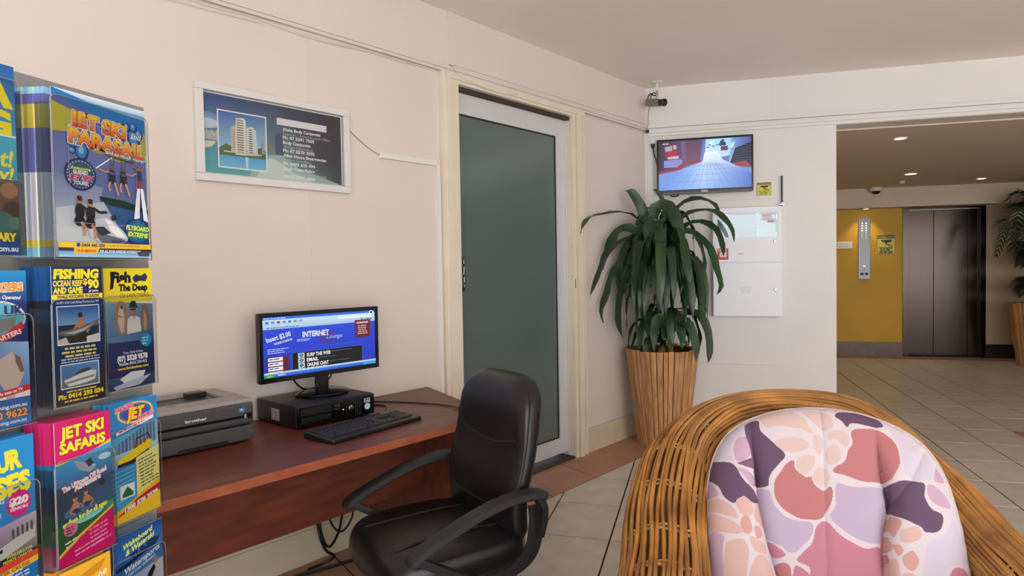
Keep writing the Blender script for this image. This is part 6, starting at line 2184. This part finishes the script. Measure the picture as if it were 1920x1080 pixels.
# ------------------------------------------------------------------ cushion with printed flowers
CUSHION_PRINT = [
 ((222, 214, 232), [(-0.326, 0.184), (-0.3, 0.128), (-0.244, 0.084), (-0.22, 0.089), (-0.213, 0.11), (-0.254, 0.125), (-0.261, 0.158), (-0.256, 0.194), (-0.295, 0.191)]),
 ((212, 178, 204), [(-0.251, 0.138), (-0.238, 0.123), (-0.215, 0.119), (-0.207, 0.149), (-0.203, 0.167), (-0.223, 0.188), (-0.246, 0.193), (-0.255, 0.164)]),
 ((108, 80, 112), [(-0.216, 0.076), (-0.18, 0.064), (-0.175, 0.097), (-0.15, 0.124), (-0.109, 0.169), (-0.139, 0.207), (-0.157, 0.239), (-0.163, 0.259), (-0.199, 0.264), (-0.2, 0.216), (-0.206, 0.155), (-0.219, 0.105)]),
 ((108, 80, 112), [(-0.332, 0.199), (-0.289, 0.198), (-0.256, 0.206), (-0.231, 0.248), (-0.203, 0.276), (-0.191, 0.307), (-0.21, 0.312), (-0.232, 0.297), (-0.259, 0.317), (-0.285, 0.303), (-0.302, 0.271), (-0.337, 0.243)]),
 ((140, 100, 128), [(-0.244, 0.2), (-0.2, 0.182), (-0.2, 0.211), (-0.228, 0.207)]),
 ((212, 178, 204), [(-0.249, 0.213), (-0.202, 0.231), (-0.201, 0.27), (-0.225, 0.242)]),
 ((212, 178, 204), [(-0.344, 0.259), (-0.314, 0.272), (-0.302, 0.301), (-0.341, 0.303)]),
 ((229, 190, 182), [(-0.327, 0.312), (-0.297, 0.309), (-0.265, 0.328), (-0.25, 0.351), (-0.254, 0.362), (-0.298, 0.349), (-0.33, 0.344)]),
 ((229, 190, 182), [(-0.255, 0.315), (-0.244, 0.303), (-0.227, 0.3), (-0.209, 0.32), (-0.208, 0.342), (-0.223, 0.352), (-0.244, 0.345)]),
 ((222, 168, 160), [(-0.243, 0.366), (-0.234, 0.351), (-0.222, 0.354), (-0.212, 0.381), (-0.218, 0.4), (-0.23, 0.401), (-0.242, 0.386)]),
 ((229, 190, 182), [(-0.327, 0.355), (-0.298, 0.356), (-0.252, 0.376), (-0.236, 0.397), (-0.287, 0.402), (-0.328, 0.397)]),
 ((229, 190, 182), [(-0.201, 0.318), (-0.186, 0.313), (-0.175, 0.353), (-0.176, 0.382), (-0.193, 0.37), (-0.204, 0.358)]),
 ((222, 168, 160), [(-0.207, 0.381), (-0.192, 0.378), (-0.187, 0.401), (-0.202, 0.408)]),
 ((229, 190, 182), [(-0.287, 0.53), (-0.288, 0.45), (-0.275, 0.422), (-0.236, 0.416), (-0.225, 0.45), (-0.236, 0.524)]),
 ((229, 190, 182), [(-0.218, 0.407), (-0.194, 0.412), (-0.178, 0.43), (-0.178, 0.449), (-0.204, 0.446), (-0.215, 0.429)]),
 ((229, 190, 182), [(-0.222, 0.523), (-0.207, 0.46), (-0.179, 0.457), (-0.157, 0.516)]),
 ((212, 178, 204), [(-0.331, 0.411), (-0.288, 0.411), (-0.294, 0.445), (-0.292, 0.53), (-0.33, 0.534)]),
 ((200, 128, 130), [(-0.147, 0.268), (-0.136, 0.231), (-0.108, 0.194), (-0.09, 0.181), (-0.084, 0.207), (-0.059, 0.227), (-0.044, 0.225), (-0.037, 0.246), (-0.014, 0.262), (0.006, 0.25), (0.012, 0.274), (-0.012, 0.327), (-0.039, 0.345), (-0.084, 0.343), (-0.121, 0.323), (-0.139, 0.301)]),
 ((200, 128, 130), [(0.078, 0.087), (0.133, 0.076), (0.171, 0.095), (0.191, 0.127), (0.19, 0.167), (0.171, 0.208), (0.145, 0.229), (0.096, 0.23), (0.043, 0.216), (0.015, 0.205), (0.047, 0.176), (0.062, 0.145), (0.075, 0.121)]),
 ((230, 203, 198), [(-0.172, 0.035), (-0.118, 0.028), (-0.065, 0.04), (-0.038, 0.077), (-0.031, 0.101), (-0.068, 0.086), (-0.109, 0.081), (-0.162, 0.083)]),
 ((230, 203, 198), [(-0.138, 0.13), (-0.108, 0.116), (-0.064, 0.116), (-0.042, 0.135), (-0.066, 0.154), (-0.105, 0.159), (-0.129, 0.146)]),
 ((230, 203, 198), [(-0.081, 0.187), (-0.071, 0.173), (-0.032, 0.167), (-0.038, 0.201), (-0.059, 0.219), (-0.077, 0.208)]),
 ((230, 203, 198), [(-0.027, 0.105), (-0.008, 0.107), (-0.003, 0.138), (-0.016, 0.162), (-0.03, 0.139)]),
 ((230, 203, 198), [(-0.039, 0.22), (-0.02, 0.198), (0.002, 0.205), (0.004, 0.231), (-0.012, 0.253), (-0.032, 0.241)]),
 ((230, 203, 198), [(0.006, 0.14), (0.031, 0.129), (0.042, 0.155), (0.032, 0.181), (0.012, 0.19), (-0.0, 0.176)]),
 ((230, 203, 198), [(0.012, 0.099), (0.048, 0.084), (0.068, 0.111), (0.058, 0.137), (0.045, 0.13), (0.029, 0.114), (0.011, 0.117)]),
 ((230, 203, 198), [(-0.053, 0.033), (-0.012, 0.028), (0.022, 0.043), (0.028, 0.077), (0.001, 0.091), (-0.016, 0.076), (-0.037, 0.052)]),
 ((108, 80, 112), [(0.037, 0.042), (0.059, 0.027), (0.137, 0.033), (0.165, 0.06), (0.149, 0.072), (0.083, 0.062), (0.066, 0.076), (0.053, 0.057)]),
 ((202, 184, 212), [(0.022, 0.241), (0.062, 0.247), (0.142, 0.245), (0.144, 0.276), (0.141, 0.307), (0.134, 0.361), (0.126, 0.391), (0.076, 0.39), (0.031, 0.367), (-0.001, 0.333), (0.016, 0.297)]),
 ((202, 184, 212), [(-0.194, 0.275), (-0.161, 0.272), (-0.145, 0.313), (-0.113, 0.345), (-0.047, 0.356), (-0.062, 0.399), (-0.105, 0.438), (-0.136, 0.421), (-0.17, 0.403), (-0.18, 0.342), (-0.192, 0.298)]),
 ((206, 134, 156), [(-0.035, 0.357), (-0.011, 0.346), (0.022, 0.38), (0.074, 0.407), (0.126, 0.408), (0.118, 0.488), (-0.051, 0.505), (-0.064, 0.471), (-0.097, 0.453), (-0.058, 0.412)]),
 ((206, 134, 156), [(-0.168, 0.414), (-0.141, 0.427), (-0.122, 0.447), (-0.15, 0.455), (-0.163, 0.443)]),
 ((200, 128, 130), [(-0.151, 0.474), (-0.117, 0.469), (-0.115, 0.512), (-0.146, 0.515)]),
 ((206, 134, 156), [(-0.101, 0.471), (-0.076, 0.48), (-0.056, 0.506), (-0.104, 0.511)]),
 ((108, 80, 112), [(0.148, 0.242), (0.186, 0.225), (0.24, 0.226), (0.237, 0.262), (0.247, 0.294), (0.273, 0.309), (0.268, 0.334), (0.247, 0.355), (0.222, 0.358), (0.213, 0.345), (0.174, 0.326), (0.15, 0.313), (0.145, 0.284)]),
 ((222, 214, 232), [(0.181, 0.079), (0.23, 0.113), (0.27, 0.154), (0.273, 0.185), (0.259, 0.217), (0.198, 0.206), (0.201, 0.149), (0.194, 0.109)]),
 ((212, 178, 204), [(0.248, 0.234), (0.267, 0.232), (0.29, 0.253), (0.302, 0.282), (0.289, 0.29), (0.257, 0.279), (0.246, 0.26)]),
 ((212, 178, 204), [(0.275, 0.196), (0.285, 0.18), (0.296, 0.216), (0.272, 0.219)]),
 ((222, 168, 160), [(0.138, 0.355), (0.146, 0.327), (0.154, 0.321), (0.17, 0.333), (0.161, 0.36), (0.148, 0.377), (0.142, 0.364)]),
 ((229, 190, 182), [(0.168, 0.357), (0.201, 0.344), (0.213, 0.362), (0.198, 0.381), (0.174, 0.388), (0.161, 0.38)]),
 ((222, 168, 160), [(0.142, 0.396), (0.157, 0.393), (0.163, 0.408), (0.153, 0.422), (0.147, 0.413)]),
 ((222, 168, 160), [(0.166, 0.416), (0.189, 0.409), (0.197, 0.431), (0.179, 0.456), (0.165, 0.448), (0.16, 0.43)]),
 ((229, 190, 182), [(0.129, 0.445), (0.143, 0.429), (0.153, 0.447), (0.149, 0.485), (0.127, 0.487)]),
 ((222, 168, 160), [(0.13, 0.369), (0.14, 0.383), (0.14, 0.409), (0.125, 0.416)]),
 ((229, 190, 182), [(0.156, 0.469), (0.174, 0.462), (0.188, 0.471), (0.182, 0.484), (0.154, 0.487)]),
 ((222, 214, 232), [(0.222, 0.387), (0.271, 0.357), (0.302, 0.316), (0.314, 0.399), (0.32, 0.429), (0.271, 0.434), (0.256, 0.456), (0.253, 0.477), (0.199, 0.482), (0.202, 0.456), (0.214, 0.419)]),
 ((206, 134, 156), [(0.265, 0.475), (0.271, 0.449), (0.285, 0.439), (0.309, 0.441), (0.319, 0.47)]),
]
CU0 = np.array([0.36, 2.20, 0.865])
CR = math.radians(25)
CN = np.array([0, -math.cos(CR), math.sin(CR)])
CDN = np.array([0, -math.sin(CR), -math.cos(CR)])
_ek = np.array([(0.0, 0.0125), (0.03, 0.0135), (0.055, 0.016), (0.1, 0.022), (0.164, 0.041), (0.225, 0.070), (0.27, 0.108), (0.301, 0.156), (0.321, 0.216), (0.331, 0.280), (0.337, 0.345), (0.339, 0.40), (0.339, 0.46), (0.338, 0.58)])


def cush_dist(u, t, pts):
    """Distance to a polyline."""
    d = np.full(u.shape, 9.0)
    for (a, c) in zip(pts[:-1], pts[1:]):
        ax, ay, bx_, by_ = a[0], a[1], c[0], c[1]
        L = (bx_ - ax) ** 2 + (by_ - ay) ** 2
        s = np.clip(((u - ax) * (bx_ - ax) + (t - ay) * (by_ - ay)) / L, 0, 1)
        d = np.minimum(d, np.hypot(u - ax - s * (bx_ - ax), t - ay - s * (by_ - ay)))
    return d


SEAM_L = [(-0.205, 0.062), (-0.200, 0.15), (-0.194, 0.24), (-0.190, 0.32), (-0.172, 0.42), (-0.152, 0.50), (-0.14, 0.58)]
SEAM_C = [(-0.001, 0.0), (-0.003, 0.12), (-0.008, 0.23), (-0.016, 0.38), (-0.020, 0.49), (-0.02, 0.58)]
SEAM_R = [(0.144, 0.035), (0.142, 0.13), (0.146, 0.21), (0.160, 0.284), (0.139, 0.36), (0.130, 0.42), (0.130, 0.58)]
SEAM_R2 = [(0.160, 0.284), (0.215, 0.215), (0.262, 0.135)]
SEAM_L2 = [(-0.194, 0.245), (-0.235, 0.19), (-0.30, 0.168)]
OUTL = [(-a, c) for a, c in _ek[::-1]] + [(a, c) for a, c in _ek[1:]]


def cush_h(u, t):
    de = cush_dist(u, t, OUTL)
    dl, dc, dr_ = cush_dist(u, t, SEAM_L), cush_dist(u, t, SEAM_C), cush_dist(u, t, SEAM_R)
    d2 = np.minimum(cush_dist(u, t, SEAM_R2), cush_dist(u, t, SEAM_L2))
    sl = np.interp(t, [p[1] for p in SEAM_L], [p[0] for p in SEAM_L])
    sr = np.interp(t, [p[1] for p in SEAM_R], [p[0] for p in SEAM_R])
    bol = np.where((u < sl) | (u > sr), 1.0, 0.0)
    low = np.clip((t - 0.10) / 0.25, 0, 1)
    A = 0.058 + bol * 0.045 * low
    h = A * np.sqrt(np.clip(1 - np.exp(-de / 0.045), 0, 1))
    deep = np.clip((t - 0.02) / 0.2, 0.12, 1)
    h -= (0.026 + 0.012 * low) * np.exp(-np.minimum(dl, dr_) / 0.016) * deep
    h -= 0.007 * np.exp(-dc / 0.010)
    h -= 0.008 * np.exp(-d2 / 0.010)
    # gathers fanning from the piping
    ang = np.arctan2(u, 0.55 - t)
    h += 0.0016 * np.sin(ang * 46) * np.exp(-de / 0.03) * (de > 0.004)
    return h


def build_cushion():
    NR, NCc = 430, 460
    T_END = 0.56
    rows = T_LIST = 0.0125 + (T_END - 0.0125) * (np.linspace(0, 1, NR) ** 1.35)
    half = np.interp(rows, _ek[:, 1], _ek[:, 0])
    half[0] = 0.012
    uu = np.linspace(-1, 1, NCc)
    uu = np.sin(uu * PI / 2 * 0.92) / math.sin(PI / 2 * 0.92)
    Ug = half[:, None] * uu[None, :]
    Tg = np.repeat(rows[:, None], NCc, axis=1)
    Hg = cush_h(Ug, Tg)
    P = CU0[None, None, :] + Ug[..., None] * np.array([1, 0, 0]) + Tg[..., None] * CDN + Hg[..., None] * CN
    # paint the print
    col = np.empty(Ug.shape + (3,))
    col[:] = (232, 222, 230)
    su, st = Ug.ravel(), Tg.ravel()
    wob = 0.0015 * np.sin(su * 90) * np.cos(st * 70)
    for (c, pts) in CUSHION_PRINT:
        sp = smooth_path([(p[0], p[1], 0) for p in ([pts[-1]] + pts + [pts[0], pts[1]])], 4)
        sp = [(p.x, p.y) for p in sp[4:-4]]
        xs, ys = [p[0] for p in sp], [p[1] for p in sp]
        m = (su > min(xs) - 0.01) & (su < max(xs) + 0.01) & (st > min(ys) - 0.01) & (st < max(ys) + 0.01)
        idx = np.nonzero(m)[0]
        if not len(idx):
            continue
        x, y = su[idx] + wob[idx], st[idx] + wob[idx]
        ins = np.zeros(len(idx), bool)
        n_ = len(sp)
        for i in range(n_):
            x0, y0 = sp[i]
            x1, y1 = sp[(i + 1) % n_]
            if y0 == y1:
                continue
            cr = ((y0 > y) != (y1 > y)) & (x < (x1 - x0) * (y - y0) / (y1 - y0) + x0)
            ins ^= cr
        cf = col.reshape(-1, 3)
        cf[idx[ins]] = c
    return P, col * 0.865


cu = thing('seat_cushion', 'padded back cushion with purple and rose flower print on the wicker armchair', 'cushion', (0, 0, 0), 0)
_P, _C = build_cushion()
NRr, NCo = _P.shape[:2]
me = bpy.data.meshes.new('floral_front')
fi = []
for r in range(NRr - 1):
    o_ = r * NCo
    fi.extend([(o_ + k, o_ + NCo + k, o_ + NCo + k + 1, o_ + k + 1) for k in range(NCo - 1)])
me.from_pydata(_P.reshape(-1, 3).tolist(), [], fi)
at = me.color_attributes.new('Col', 'FLOAT_COLOR', 'POINT')
arr = np.ones((NRr * NCo, 4), dtype=np.float32)
cc = _C.reshape(-1, 3) / 255.0
arr[:, :3] = np.where(cc <= 0.04045, cc / 12.92, ((cc + 0.055) / 1.055) ** 2.4)
at.data.foreach_set('color', arr.ravel())
mobj('floral_front', me, 'fabric', cu, True, sharp=0)
# back of the cushion: the same outline, bulging the other way
NB = 40
rows = np.linspace(0.0125, 0.56, NB)
half = np.interp(rows, _ek[:, 1], _ek[:, 0])
half[0] = 0.012
b = new_bm()
gr = []
for i in range(NB):
    ln_ = []
    for j in range(NB):
        u = half[i] * math.sin((-1 + 2 * j / (NB - 1)) * PI / 2)
        de = float(cush_dist(np.array([u]), np.array([rows[i]]), OUTL)[0])
        pp = CU0 + np.array([u, 0, 0]) + rows[i] * CDN - CN * (0.035 * math.sqrt(1 - math.exp(-de / 0.03)))
        ln_.append(b.verts.new(pp))
    gr.append(ln_)
for i in range(NB - 1):
    for j in range(NB - 1):
        b.faces.new((gr[i][j], gr[i][j + 1], gr[i + 1][j + 1], gr[i + 1][j]))
obj('plain_back', b, mat('cushion_back_cloth', (178, 164, 178), 0.9), cu, True, sharp=0)
b = new_bm()
tube(b, [Vector(CU0 + np.array([u, 0, 0]) + t * CDN + CN * 0.001) for (u, t) in [(p.x, p.y) for p in smooth_path([(a, c, 0) for a, c in OUTL], 5)]], 0.0042, 7)
obj('piping', b, 'piping', cu, True)
# seat pad below, running forward out of the photograph
b = new_bm()
bx(b, 0.05, 0.67, 1.28, 1.95, 0.308, 0.405, 0.042, 5)
obj('seat_pad', b, mat('seat_pad_cloth', (178, 154, 178), 0.85), cu, True, sharp=0)
